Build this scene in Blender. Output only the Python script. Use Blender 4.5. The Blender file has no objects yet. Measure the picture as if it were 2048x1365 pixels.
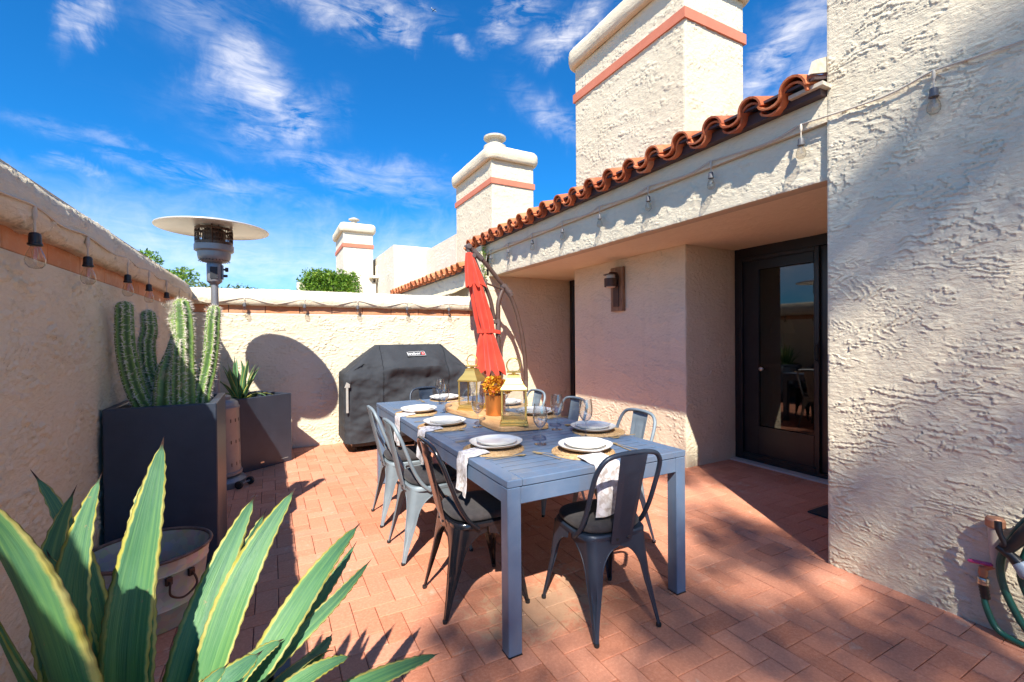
import bpy, math, random
import numpy as np
from mathutils import Vector, Matrix, Quaternion

random.seed(7)
SC = bpy.context.scene
COL = SC.collection
R = math.radians

# ------------------------------------------------------------------ camera
yaw, pitch, roll = 0.48767, 0.008494, -0.0086
fo = Vector((math.sin(yaw)*math.cos(pitch), math.cos(yaw)*math.cos(pitch), -math.sin(pitch)))
ri = Vector((math.cos(yaw), -math.sin(yaw), 0)); up = ri.cross(fo)
ri2 = ri*math.cos(roll)+up*math.sin(roll); up2 = -ri*math.sin(roll)+up*math.cos(roll)
cd = bpy.data.cameras.new('camera'); cam = bpy.data.objects.new('camera', cd); COL.objects.link(cam)
M = Matrix((ri2, up2, -fo)).transposed().to_4x4(); M.translation = (0, 0, 1.38)
cam.matrix_world = M
cd.sensor_width = 36; cd.lens = 36*910.2/2048; cd.clip_start = 0.05; cd.clip_end = 1200
SC.camera = cam

# ------------------------------------------------------------------ light
SUN = Vector((0.47, 0.83, -1.0)).normalized()
sd = bpy.data.lights.new('sun', 'SUN'); so = bpy.data.objects.new('sun', sd); COL.objects.link(so)
sd.energy = 2.55; sd.angle = R(0.53); sd.color = (1.0, 0.94, 0.83)
so.rotation_euler = SUN.to_track_quat('-Z', 'Y').to_euler(); so.location = (-4, -8, 12)
SUN_EL = math.asin(-SUN.z); SUN_AZ = math.atan2(-SUN.x, -SUN.y)
SKY_STRENGTH = 0.125
EXPOSURE = 1.90
SC.view_settings.view_transform = 'Standard'; SC.view_settings.look = 'None'
SC.view_settings.exposure = EXPOSURE; SC.view_settings.gamma = 1.0
SC.view_settings.use_curve_mapping = False
try:
    SC.cycles.max_bounces = 10; SC.cycles.diffuse_bounces = 8; SC.cycles.transparent_max_bounces = 24
    SC.cycles.caustics_reflective = False; SC.cycles.caustics_refractive = False
except Exception: pass

CLOUDS = [(-0.029, 0.466, 0.075, 0.055, -60, 0.9), (-0.065, 0.473, 0.03, 0.084, -35, 0.5), (0.009, 0.447, 0.032, 0.054, -20, 0.8), (0.057, 0.415, 0.06, 0.041, 20, 0.95), (-0.03, 0.378, 0.036, 0.015, 0, 0.6), (0.153, 0.599, 0.127, 0.028, 0, 0.85), (0.222, 0.573, 0.061, 0.02, 15, 0.9), (0.517, 0.62, 0.053, 0.022, 15, 0.75), (0.609, 0.586, 0.07, 0.024, 20, 0.95), (0.478, 0.59, 0.036, 0.014, 0, 0.75), (0.38, 0.57, 0.03, 0.014, 0, 0.65), (-0.236, 0.474, 0.014, 0.04, -25, 0.65), (-0.271, 0.262, 0.04, 0.008, 3, 0.5), (1.022, 0.492, 0.11, 0.036, 38, 0.95), (1.053, 0.432, 0.07, 0.03, 40, 0.7), (0.586, 0.446, 0.087, 0.026, -25, 0.5), (-0.146, 0.292, 0.196, 0.018, -8, 0.4), (0.15, 0.331, 0.216, 0.03, -8, 0.45), (-0.12, 0.53, 0.07, 0.05, -30, 0.35)]

def make_world():
    w = bpy.data.worlds.new('World'); SC.world = w; w.use_nodes = True
    nt = w.node_tree; N = nt.nodes; L = nt.links
    for n in list(N): N.remove(n)
    out = N.new('ShaderNodeOutputWorld'); bg = N.new('ShaderNodeBackground'); L.new(bg.outputs[0], out.inputs[0])
    bg.inputs['Strength'].default_value = SKY_STRENGTH
    sky = N.new('ShaderNodeTexSky'); sky.sky_type = 'NISHITA'; sky.sun_disc = False
    sky.sun_elevation = SUN_EL; sky.sun_rotation = SUN_AZ % (2*math.pi)
    sky.altitude = 400; sky.air_density = 1.0; sky.dust_density = 0.3; sky.ozone_density = 3.0
    def mt(op, a, b=None, c=None, clamp=False):
        n = N.new('ShaderNodeMath'); n.operation = op; n.use_clamp = clamp
        for i, v in enumerate((a, b, c)):
            if v is None: continue
            if isinstance(v, (int, float)): n.inputs[i].default_value = v
            else: L.new(v, n.inputs[i])
        return n.outputs[0]
    tc = N.new('ShaderNodeTexCoord'); sp = N.new('ShaderNodeSeparateXYZ'); L.new(tc.outputs['Generated'], sp.inputs[0])
    x, y, z = sp.outputs
    az = mt('ARCTAN2', x, y); el = mt('ARCSINE', z)
    # polarised, saturated desert blue: one tint for the whole sky
    mix = N.new('ShaderNodeMix'); mix.data_type = 'RGBA'; mix.blend_type = 'MULTIPLY'; mix.inputs[0].default_value = 1.0
    L.new(sky.outputs[0], mix.inputs[6]); mix.inputs[7].default_value = (0.04, 0.27, 0.455, 1)
    # wispy noise on direction
    cmb = N.new('ShaderNodeCombineXYZ'); L.new(az, cmb.inputs[0]); L.new(el, cmb.inputs[1])
    def noise(scale, rot, sx, sy, det=8, rough=.62, dist=0.6, w=0.0):
        mp = N.new('ShaderNodeMapping'); L.new(cmb.outputs[0], mp.inputs[0])
        mp.inputs['Rotation'].default_value = (0, 0, R(rot)); mp.inputs['Scale'].default_value = (sx, sy, 1)
        mp.inputs['Location'].default_value = (w, w*.7, 0)
        n = N.new('ShaderNodeTexNoise'); n.inputs['Scale'].default_value = scale; n.inputs['Detail'].default_value = det
        n.inputs['Roughness'].default_value = rough; n.inputs['Distortion'].default_value = dist
        L.new(mp.outputs[0], n.inputs[0]); return n.outputs[0]
    n1 = noise(9, 62, .5, 1.2, w=2.3, dist=1.0); n2 = noise(34, 66, .32, 1.3, w=1.1, dist=1.6)
    wn = mt('ADD', mt('MULTIPLY', n1, .62), mt('MULTIPLY', n2, .42))
    warp = noise(14, 0, 1, 1, det=5, w=9)
    total = None
    wa = mt('MULTIPLY_ADD', noise(7, 20, 1, 1, det=6, rough=.6, w=3.1), .16, -.08); wb = mt('MULTIPLY_ADD', noise(9, 50, 1, 1, det=6, rough=.6, w=7.7), .12, -.06)
    azw = mt('ADD', az, wa); elw = mt('ADD', el, wb)
    for (a0, e0, sa, se, rot, amp) in CLOUDS:
        dx = mt('SUBTRACT', azw, a0); dx = mt('MULTIPLY', dx, math.cos(e0)); dy = mt('SUBTRACT', elw, e0)
        c, s = math.cos(R(rot)), math.sin(R(rot))
        u = mt('ADD', mt('MULTIPLY', dx, c/sa), mt('MULTIPLY', dy, s/sa))
        v = mt('ADD', mt('MULTIPLY', dx, -s/se), mt('MULTIPLY', dy, c/se))
        r2 = mt('ADD', mt('MULTIPLY', u, u), mt('MULTIPLY', v, v))
        g = mt('MULTIPLY', mt('EXPONENT', mt('MULTIPLY', mt('POWER', r2, 1.3), -1.1)), amp)
        total = g if total is None else mt('MAXIMUM', total, g)
    # low haze bank all round the horizon
    hb = mt('SUBTRACT', 1.0, mt('ABSOLUTE', mt('DIVIDE', mt('SUBTRACT', el, mt('MULTIPLY_ADD', warp, .12, .08)), .14)), None, True)
    hb = mt('MULTIPLY', mt('POWER', hb, 1.2), .95)
    # thin cirrus everywhere else (outside the frame too)
    cx = noise(3.2, 30, .5, 1.3, w=5.5, dist=.8)
    cx = mt('MULTIPLY', mt('SUBTRACT', cx, .64, None, True), 1.6)
    total = mt('MAXIMUM', total, cx)
    m = mt('MULTIPLY', total, mt('MULTIPLY', mt('SUBTRACT', wn, .42, None, True), 4.6))
    m2 = mt('MULTIPLY', hb, mt('MULTIPLY_ADD', wn, 1.3, -.02))
    m = mt('ADD', m, m2, None, True)
    m = mt('MULTIPLY', m, .68)
    mx = N.new('ShaderNodeMix'); mx.data_type = 'RGBA'; L.new(m, mx.inputs[0])
    L.new(mix.outputs[2], mx.inputs[6]); mx.inputs[7].default_value = (3.15, 3.0, 2.9, 1)
    L.new(mx.outputs[2], bg.inputs[0])
make_world()

# ------------------------------------------------------------------ mesh helpers
class MB:
    def __init__(s): s.v = []; s.f = []; s.uv = {}
    def add(s, vs, fs, uvs=None):
        o = len(s.v); s.v += [tuple(p) for p in vs]
        for k, f in enumerate(fs):
            if uvs: s.uv[len(s.f)] = [uvs[i] for i in f]
            s.f.append(tuple(i+o for i in f))
        return s
    def box(s, x0, y0, z0, x1, y1, z1):
        v = [(x0,y0,z0),(x1,y0,z0),(x1,y1,z0),(x0,y1,z0),(x0,y0,z1),(x1,y0,z1),(x1,y1,z1),(x0,y1,z1)]
        return s.add(v, [(0,3,2,1),(4,5,6,7),(0,1,5,4),(1,2,6,5),(2,3,7,6),(3,0,4,7)])
    def bbox(s, x0, y0, z0, x1, y1, z1, b=.003):     # box with chamfered edges
        if b*2.2 > min(x1-x0, y1-y0, z1-z0): b = min(x1-x0, y1-y0, z1-z0)/3
        def ring(z, i): return [(x0+i,y0+b-0 if 0 else y0+i+0*b,z)]
        P = []
        for z, i in ((z0, b), (z0+b, 0), (z1-b, 0), (z1, b)):
            a0, a1, c0, c1 = x0+i, x1-i, y0+i, y1-i; q = b
            P.append([(a0+q,c0,z),(a1-q,c0,z),(a1,c0+q,z),(a1,c1-q,z),(a1-q,c1,z),(a0+q,c1,z),(a0,c1-q,z),(a0,c0+q,z)])
        return s.loft(P, cap=True)
    def loft(s, rings, cap=False, closed=True, uv=False):
        n = len(rings[0]); v = [p for r in rings for p in r]; f = []; m = n if closed else n-1
        for i in range(len(rings)-1):
            for j in range(m):
                k = (j+1) % n
                f.append((i*n+j, i*n+k, (i+1)*n+k, (i+1)*n+j))
        if cap:
            f.append(tuple(reversed(range(n)))); f.append(tuple((len(rings)-1)*n+j for j in range(n)))
        return s.add(v, f)
    def tube(s, path, r, n=8, cap=True, flat=1.0):
        P = [Vector(p) for p in path]; rs = r if isinstance(r, (list, tuple)) else [r]*len(P)
        rings = []; prev = None
        for i, p in enumerate(P):
            t = (P[min(i+1, len(P)-1)]-P[max(i-1, 0)]).normalized()
            if prev is None:
                a = Vector((0, 0, 1)) if abs(t.z) < .9 else Vector((1, 0, 0))
                u = t.cross(a).normalized()
            else:
                u = (prev - t*prev.dot(t)).normalized()
            prev = u; w = t.cross(u)
            rings.append([tuple(p+(u*math.cos(2*math.pi*k/n)+w*math.sin(2*math.pi*k/n)*flat)*rs[i]) for k in range(n)])
        return s.loft(rings, cap=cap)
    def lathe(s, prof, n=24, c=(0, 0, 0), sq=0.0, cap=True, rot=0.0):
        rings = []
        for r, z in prof:
            ring = []
            for k in range(n):
                a = 2*math.pi*k/n+rot
                rr = r
                if sq: rr = r/((abs(math.cos(a))**sq+abs(math.sin(a))**sq)**(1/sq))
                ring.append((c[0]+rr*math.cos(a), c[1]+rr*math.sin(a), c[2]+z))
            rings.append(ring)
        return s.loft(rings, cap=cap)
    def prism(s, pts, z0, z1, b=0.0):
        n = len(pts)
        if b:
            cx = sum(p[0] for p in pts)/n; cy = sum(p[1] for p in pts)/n
            def ins(k): return [(p[0]+(cx-p[0])*k, p[1]+(cy-p[1])*k) for p in pts]
            i = ins(b)
            R4 = [[(*p, z0) for p in i], [(*p, z0+.004) for p in pts], [(*p, z1-.006) for p in pts], [(*p, z1) for p in i]]
            return s.loft(R4, cap=True)
        return s.loft([[(*p, z0) for p in pts], [(*p, z1) for p in pts]], cap=True)
    def xf(s, M, start=0):
        for i in range(start, len(s.v)): s.v[i] = tuple(M @ Vector(s.v[i]))
        return s
    def mesh(s, name, smooth=False):
        me = bpy.data.meshes.new(name); me.from_pydata(s.v, [], s.f)
        if s.uv:
            ul = me.uv_layers.new(name='UVMap')
            for pi, p in enumerate(me.polygons):
                q = s.uv.get(pi)
                if q:
                    for k, li in enumerate(p.loop_indices): ul.data[li].uv = q[k]
        if smooth:
            me.polygons.foreach_set('use_smooth', [True]*len(me.polygons))
            if smooth != 2:
                try: me.set_sharp_from_angle(angle=R(42))
                except Exception: pass
        me.update(); return me

def link(name, me, mat=None, parent=None, **kw):
    o = bpy.data.objects.new(name, me); COL.objects.link(o)
    if mat is not None and me is not None and len(me.materials) == 0: me.materials.append(mat)
    if parent is not None: o.parent = parent
    for k, v in kw.items(): o[k] = v
    return o
def part(name, mb, mat, parent, smooth=False, **kw): return link(name, mb.mesh(name, smooth), mat, parent, **kw)
def thing(name, label, cat, loc=(0, 0, 0), rz=0, group=None):
    o = bpy.data.objects.new(name, None); COL.objects.link(o); o.empty_display_size = .1
    o.location = loc; o.rotation_euler = (0, 0, rz); o['label'] = label; o['category'] = cat
    if group: o['group'] = group
    return o
def single(name, mb, mat, label, cat, smooth=False, group=None, loc=(0,0,0), rz=0):
    o = link(name, mb.mesh(name, smooth), mat); o['label'] = label; o['category'] = cat
    if group: o['group'] = group
    o.location = loc; o.rotation_euler = (0, 0, rz); return o
def copy_tree(o, parent=None):
    c = o.copy(); COL.objects.link(c)
    if parent is not None: c.parent = parent
    for ch in list(o.children): copy_tree(ch, c)
    return c
def place(o, loc, rz, label, group=None):
    o.location = loc; o.rotation_euler = (0, 0, rz); o['label'] = label
    if group: o['group'] = group
    return o

# ------------------------------------------------------------------ numpy noise
_rng = np.random.default_rng(11); _perm = _rng.permutation(512); _perm = np.concatenate([_perm, _perm])
_ga = _rng.random(1024)*2*np.pi
def perlin(x, y, seed=0):
    xi = np.floor(x).astype(int); yi = np.floor(y).astype(int); xf = x-xi; yf = y-yi
    def g(ix, iy, dx, dy):
        h = _perm[(_perm[(ix+seed*57) & 511] + iy + seed*131) & 511]; a = _ga[h]
        return np.cos(a)*dx+np.sin(a)*dy
    u = xf*xf*xf*(xf*(xf*6-15)+10); v = yf*yf*yf*(yf*(yf*6-15)+10)
    a = g(xi, yi, xf, yf); b = g(xi+1, yi, xf-1, yf); c = g(xi, yi+1, xf, yf-1); d = g(xi+1, yi+1, xf-1, yf-1)
    return (a*(1-u)+b*u)*(1-v)+(c*(1-u)+d*u)*v
def fbm(x, y, o=4, seed=0):
    t = 0; a = 1.0
    for i in range(o): t = t+a*perlin(x*2**i, y*2**i, seed+i); a *= .5
    return t
def sstep(a, b, x): t = np.clip((x-a)/(b-a), 0, 1); return t*t*(3-2*t)
def stucco_h(u, v, seed, k=1.0):
    """trowelled lace stucco: ragged, mostly horizontal lips 4-12 cm apart, with pits; returns 0..1"""
    u = u/k; v = v/k
    sl = .25*perlin(u*.9, v*.9, seed+20)
    vv = v + sl*u*.35
    rag = .38*fbm(u*13, v*20, 4, seed+3)+.16*fbm(u*60, v*60, 2, seed+9)
    t1 = vv*7+4.4*fbm(u*1.35, v*4.6, 4, seed)+rag*1.3
    f1 = t1-np.floor(t1)
    lip1 = np.exp(-f1*3.2)
    m1 = sstep(-.06, .16, fbm(u*3.0, v*5, 3, seed+31))
    t2 = vv*13+4.6*fbm(u*2.5+7, v*7+3, 4, seed+5)+rag*1.5
    f2 = t2-np.floor(t2)
    lip2 = np.exp(-f2*3.6)
    m2 = sstep(.0, .28, fbm(u*4.1+11, v*8, 3, seed+41))
    h = .72*lip1*m1+.5*lip2*m2*(1-.6*m1)
    h = h+.20*fbm(u*24, v*60, 4, seed+13)+.18*fbm(u*3, v*3, 2, seed+17)
    pit = sstep(.30, .52, fbm(u*30+3, v*42, 2, seed+23))*sstep(0, .3, fbm(u*5, v*5, 2, seed+29))
    return np.clip(h+.2-.5*pit, 0, 1.4)
def grid_mesh(name, P, flip=False, extra=None, smooth=True):
    """P: (nv, nu, 3) array of points -> one mesh; extra = MB of further faces"""
    nv, nu, _ = P.shape
    idx = np.arange(nv*nu).reshape(nv, nu)
    a = idx[:-1, :-1].ravel(); b = idx[:-1, 1:].ravel(); c = idx[1:, 1:].ravel(); d = idx[1:, :-1].ravel()
    F = np.stack([a, d, c, b] if flip else [a, b, c, d], 1)
    V = P.reshape(-1, 3); ev = []; ef = []
    if extra:
        ev = extra.v; ef = [tuple(i+len(V) for i in f) for f in extra.f]
    me = bpy.data.meshes.new(name)
    nV = len(V)+len(ev); nF = len(F)+len(ef)
    me.vertices.add(nV)
    allv = np.vstack([V, np.array(ev).reshape(-1, 3)]) if ev else V
    me.vertices.foreach_set('co', allv.astype(np.float32).ravel())
    loops = F.ravel().tolist()+[i for f in ef for i in f]
    me.loops.add(len(loops)); me.loops.foreach_set('vertex_index', loops)
    me.polygons.add(nF)
    tot = [4]*len(F)+[len(f) for f in ef]; st = np.concatenate([[0], np.cumsum(tot)[:-1]])
    me.polygons.foreach_set('loop_start', st.astype(np.int32)); me.polygons.foreach_set('loop_total', np.array(tot, dtype=np.int32))
    me.update(calc_edges=True); me.validate()
    if smooth: me.polygons.foreach_set('use_smooth', [True]*len(F)+[False]*len(ef))
    return me
def stucco_face(name, parent, mat, o, U, V, W, H, N, res=.01, amp=.006, seed=0, thick=.1, k=1.0, **kw):
    o = np.array(o, float); U = np.array(U, float); V = np.array(V, float); N = np.array(N, float)
    nu = max(4, int(W/res)); nv = max(4, int(H/res))
    u = np.linspace(0, W, nu); v = np.linspace(0, H, nv); uu, vv = np.meshgrid(u, v)
    h = stucco_h(uu+seed*3.7, vv+seed*1.3, seed % 7, k)*amp
    e = np.minimum(np.minimum(uu, W-uu), np.minimum(vv, H-vv)); h = h*sstep(0, .012, e)+.0015*perlin(uu*20, vv*20, seed)*sstep(0,.01,e)
    P = o+uu[..., None]*U+vv[..., None]*V+h[..., None]*N
    flip = np.dot(np.cross(U, V), N) < 0
    ex = MB(); c = [o, o+U*W, o+U*W+V*H, o+V*H]; q = [p-N*thick for p in c]
    ex.add([tuple(p) for p in c+q], [(0,1,5,4),(1,2,6,5),(2,3,7,6),(3,0,4,7),(7,6,5,4)] if not flip else [(4,5,1,0),(5,6,2,1),(6,7,3,2),(7,4,0,3),(4,5,6,7)])
    return link(name, grid_mesh(name, P, flip, ex), mat, parent, **kw)

# ------------------------------------------------------------------ materials
def newmat(name):
    m = bpy.data.materials.new(name); m.use_nodes = True; nt = m.node_tree
    b = nt.nodes['Principled BSDF']; return m, nt, nt.nodes, nt.links, b
def nz(N, L, scale, detail=4, rough=.55, dist=0, vec=None, dim=None):
    n = N.new('ShaderNodeTexNoise'); n.inputs['Scale'].default_value = scale; n.inputs['Detail'].default_value = detail
    n.inputs['Roughness'].default_value = rough; n.inputs['Distortion'].default_value = dist
    if vec is not None: L.new(vec, n.inputs['Vector'])
    return n.outputs['Fac']
def ramp(N, L, fac, stops):
    r = N.new('ShaderNodeValToRGB'); e = r.color_ramp.elements
    e[0].position, e[0].color = stops[0][0], (*stops[0][1], 1); e[1].position, e[1].color = stops[-1][0], (*stops[-1][1], 1)
    for p, c in stops[1:-1]:
        q = e.new(p); q.color = (*c, 1)
    L.new(fac, r.inputs[0]); return r.outputs[0]
def mixc(N, L, fac, a, b, mode='MIX'):
    m = N.new('ShaderNodeMix'); m.data_type = 'RGBA'; m.blend_type = mode
    for i, v in ((0, fac), (6, a), (7, b)):
        if isinstance(v, (int, float)): m.inputs[i].default_value = v
        elif isinstance(v, tuple): m.inputs[i].default_value = (*v, 1)
        else: L.new(v, m.inputs[i])
    return m.outputs[2]
def bump(N, L, b, h, dist, strength=1.0):
    n = N.new('ShaderNodeBump'); n.inputs['Strength'].default_value = strength; n.inputs['Distance'].default_value = dist
    L.new(h, n.inputs['Height']); L.new(n.outputs[0], b.inputs['Normal']); return n
def pmat(name, c1, c2=None, scale=6, rough=.5, metal=0, bd=0, bs=60, coat=0, spec=None, world=False, rough2=None, sheen=0):
    m, nt, N, L, b = newmat(name)
    tc = N.new('ShaderNodeTexCoord'); vec = tc.outputs['Object']
    if world:
        g = N.new('ShaderNodeNewGeometry'); vec = g.outputs['Position']
    b.inputs['Base Color'].default_value = (*c1, 1); b.inputs['Roughness'].default_value = rough; b.inputs['Metallic'].default_value = metal
    if spec is not None: b.inputs['Specular IOR Level'].default_value = spec
    if coat: b.inputs['Coat Weight'].default_value = coat; b.inputs['Coat Roughness'].default_value = .12
    if sheen: b.inputs['Sheen Weight'].default_value = sheen
    if c2 is not None:
        f = nz(N, L, scale, 6, .6, .3, vec)
        L.new(ramp(N, L, f, [(.33, c1), (.68, c2)]), b.inputs['Base Color'])
        if rough2 is not None:
            mr = N.new('ShaderNodeMapRange'); L.new(f, mr.inputs[0]); mr.inputs[1].default_value = .3; mr.inputs[2].default_value = .7
            mr.inputs[3].default_value = rough; mr.inputs[4].default_value = rough2; L.new(mr.outputs[0], b.inputs['Roughness'])
    if bd: bump(N, L, b, nz(N, L, bs, 5, .6, 0, vec), bd)
    return m

def mat_stucco(name, c1, c2, bumpy=False, k=1.0):
    m, nt, N, L, b = newmat(name); b.inputs['Roughness'].default_value = .93; b.inputs['Specular IOR Level'].default_value = .15
    g = N.new('ShaderNodeNewGeometry'); P = g.outputs['Position']
    f = nz(N, L, 1.1, 6, .6, .4, P); f2 = nz(N, L, 26, 4, .6, 0, P)
    col = ramp(N, L, f, [(.3, c1), (.7, c2)])
    col = mixc(N, L, .10, col, ramp(N, L, f2, [(.35, tuple(x*.75 for x in c1)), (.65, c2)]))
    # faint rain streaks under edges, stretched down the wall
    mp = N.new('ShaderNodeMapping'); L.new(P, mp.inputs[0]); mp.inputs['Scale'].default_value = (3.5, 3.5, .35)
    st = nz(N, L, 2.2, 5, .65, 0, mp.outputs[0])
    col = mixc(N, L, ramp(N, L, st, [(.58, (0, 0, 0)), (.82, (.35, .35, .35))]), col, tuple(x*.72 for x in c1))
    L.new(col, b.inputs['Base Color'])
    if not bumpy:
        col2 = mixc(N, L, ramp(N, L, g.outputs['Pointiness'], [(.40, (.9,)*3), (.475, (0,)*3)]), col, tuple(x*.30 for x in c1)); L.new(col2, b.inputs['Base Color'])  # recesses under the lips darkened in the colour, as painted crevice shade
    fine = nz(N, L, 170, 5, .65, 0, P)
    if not bumpy:
        mp3 = N.new('ShaderNodeMapping'); L.new(P, mp3.inputs[0]); mp3.inputs['Scale'].default_value = (1, 1, 2.6)
        mid = nz(N, L, 26, 6, .68, .8, mp3.outputs[0])
        ad = N.new('ShaderNodeMath'); ad.operation = 'MULTIPLY_ADD'; L.new(mid, ad.inputs[0]); ad.inputs[1].default_value = 3.0; L.new(fine, ad.inputs[2])
        bump(N, L, b, ad.outputs[0], .0026)
    else:
        def mt(op, a, c=None):
            n = N.new('ShaderNodeMath'); n.operation = op
            for i, v in enumerate((a, c)):
                if v is None: continue
                if isinstance(v, (int, float)): n.inputs[i].default_value = v
                else: L.new(v, n.inputs[i])
            return n.outputs[0]
        sx = N.new('ShaderNodeSeparateXYZ'); L.new(P, sx.inputs[0])
        mp2 = N.new('ShaderNodeMapping'); L.new(P, mp2.inputs[0]); mp2.inputs['Scale'].default_value = (1.7/k, 1.7/k, 3.6/k)
        big = nz(N, L, 1, 3, .5, 0, mp2.outputs[0]); rag = nz(N, L, 16/k, 4, .6, 0, P)
        t = mt('ADD', mt('MULTIPLY', sx.outputs[2], 11/k), mt('ADD', mt('MULTIPLY', big, 5.0), mt('MULTIPLY', rag, 1.2)))
        fr = mt('FRACT', t); lip = mt('POWER', mt('SUBTRACT', 1.0, fr), 4)
        msk = N.new('ShaderNodeMapRange'); L.new(nz(N, L, 4/k, 3, .5, 0, P), msk.inputs[0]); msk.inputs[1].default_value = .42; msk.inputs[2].default_value = .6
        h = mt('ADD', mt('MULTIPLY', lip, msk.outputs[0]), mt('MULTIPLY', fine, .35))
        bump(N, L, b, h, .010*k)
    return m
CREAM = (.69, .60, .445); CREAM2 = (.75, .665, .51)
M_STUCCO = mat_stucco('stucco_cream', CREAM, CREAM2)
M_STUCCO_B = mat_stucco('stucco_cream_bumped', CREAM, CREAM2, True, 1.0)
M_STUCCO_FAR = mat_stucco('stucco_far', (.68, .61, .49), (.74, .67, .55), True, 1.4)
M_BAND = pmat('salmon_paint', (.55, .17, .10), (.60, .20, .12), 5, .8, bd=.002, bs=80, world=True)

def mat_paver(name, isl):
    m, nt, N, L, b = newmat(name); b.inputs['Roughness'].default_value = .82; b.inputs['Specular IOR Level'].default_value = .25
    g = N.new('ShaderNodeNewGeometry'); P = g.outputs['Position']
    oi = N.new('ShaderNodeObjectInfo')
    rnd = g.outputs['Random Per Island'] if isl else oi.outputs['Random']
    col = ramp(N, L, rnd, [(0, (.53, .19, .10)), (.25, (.60, .23, .13)), (.6, (.65, .265, .155)), (.85, (.70, .30, .185)), (1, (.58, .25, .16))])
    big = nz(N, L, .9, 5, .6, .5, P)
    col = mixc(N, L, ramp(N, L, big, [(.42, (0,)*3), (.75, (.55,)*3)]), col, (.70, .37, .25))
    gr = nz(N, L, 75, 5, .7, 0, P)
    col = mixc(N, L, ramp(N, L, nz(N, L, 3.4, 6, .65, .8, P), [(.5, (0,)*3), (.8, (.5,)*3)]), col, (.42, .17, .11))
    col = mixc(N, L, .28, col, ramp(N, L, gr, [(.36, (.38, .13, .08)), (.52, (.62, .245, .15)), (.68, (.80, .47, .33))]))
    # lime and dust stains, shapes of their own
    s1 = nz(N, L, 2.1, 8, .68, 1.2, P); s2 = nz(N, L, 17, 6, .7, .8, P)
    mu = N.new('ShaderNodeMath'); mu.operation = 'MULTIPLY'; L.new(s1, mu.inputs[0]); L.new(s2, mu.inputs[1])
    col = mixc(N, L, ramp(N, L, mu.outputs[0], [(.315, (0,)*3), (.42, (.75,)*3)]), col, (.62, .44, .33))
    # the worn tan patch under the near end of the table
    mp = N.new('ShaderNodeMapping'); L.new(P, mp.inputs[0]); mp.inputs['Location'].default_value = (-1.28, -1.93, 0)
    mp.inputs['Location'].default_value = (0, 0, 0)
    vm = N.new('ShaderNodeVectorMath'); vm.operation = 'SUBTRACT'; L.new(P, vm.inputs[0]); vm.inputs[1].default_value = (1.22, 2.0, 0)
    vs = N.new('ShaderNodeVectorMath'); vs.operation = 'MULTIPLY'; L.new(vm.outputs[0], vs.inputs[0]); vs.inputs[1].default_value = (2.3, 3.6, 1)
    vl = N.new('ShaderNodeVectorMath'); vl.operation = 'LENGTH'; L.new(vs.outputs[0], vl.inputs[0])
    mm = N.new('ShaderNodeMath'); mm.operation = 'MULTIPLY_ADD'; L.new(nz(N, L, 9, 7, .7, 1.5, P), mm.inputs[0]); mm.inputs[1].default_value = -3.2; 
    ad = N.new('ShaderNodeMath'); ad.operation = 'ADD'; L.new(vl.outputs['Value'], ad.inputs[0]); ad.inputs[1].default_value = 1.12
    L.new(ad.outputs[0], mm.inputs[2])
    col = mixc(N, L, ramp(N, L, mm.outputs[0], [(0, (.55,)*3), (.45, (0,)*3)]), col, (.60, .43, .27))
    L.new(col, b.inputs['Base Color'])
    bump(N, L, b, gr, .0018)
    return m
M_PAVER = mat_paver('terracotta_paver', False); M_PAVER_I = mat_paver('terracotta_paver_field', True)
M_JOINT = pmat('sand_joint', (.085, .045, .03), (.15, .09, .06), 12, .95, world=True)
M_GRAVEL = pmat('desert_gravel', (.36, .28, .21), (.46, .37, .29), 3, .95, bd=.02, bs=40, world=True)

def mat_bandbrick():
    m, nt, N, L, b = newmat('band_brick'); b.inputs['Roughness'].default_value = .85
    oi = N.new('ShaderNodeObjectInfo'); g = N.new('ShaderNodeNewGeometry'); P = g.outputs['Position']
    c = ramp(N, L, oi.outputs['Random'], [(0, (.50, .20, .085)), (.6, (.58, .25, .115)), (1, (.55, .29, .17))])
    c = mixc(N, L, ramp(N, L, nz(N, L, 14, 6, .65, .6, P), [(.5, (0,)*3), (.8, (.6,)*3)]), c, (.62, .46, .34))
    L.new(c, b.inputs['Base Color']); bump(N, L, b, nz(N, L, 90, 5, .6, 0, P), .003); return m
M_BBRICK = mat_bandbrick()
def mat_tile():
    m, nt, N, L, b = newmat('clay_tile'); b.inputs['Roughness'].default_value = .8
    oi = N.new('ShaderNodeObjectInfo'); g = N.new('ShaderNodeNewGeometry'); P = g.outputs['Position']
    c = ramp(N, L, oi.outputs['Random'], [(0, (.33, .075, .03)), (.35, (.50, .13, .045)), (.7, (.58, .17, .06)), (1, (.62, .25, .12))])
    c = mixc(N, L, ramp(N, L, nz(N, L, 9, 7, .7, .5, P), [(.48, (0,)*3), (.8, (.7,)*3)]), c, (.62, .30, .17))
    c = mixc(N, L, ramp(N, L, nz(N, L, 30, 6, .7, .5, P), [(.62, (0,)*3), (.72, (.6,)*3)]), c, (.12, .06, .04))
    L.new(c, b.inputs['Base Color']); bump(N, L, b, nz(N, L, 60, 5, .6, 0, P), .003); return m
M_TILE = mat_tile()
M_DARKMETAL = pmat('bronze_frame', (.012, .011, .014), (.02, .018, .02), 5, .35)
M_FLASH = pmat('dark_flashing', (.045, .025, .03), (.07, .04, .04), 4, .6)
M_GALVFL = pmat('painted_flashing', (.60, .56, .48), (.45, .38, .28), 20, .6)
M_PLANTER = pmat('charcoal_fibre', (.024, .033, .052), (.034, .045, .068), 5, .40, bd=.0006, bs=120)
M_SOIL = pmat('soil', (.05, .032, .02), (.10, .065, .04), 25, .95, bd=.02, bs=40)
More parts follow.
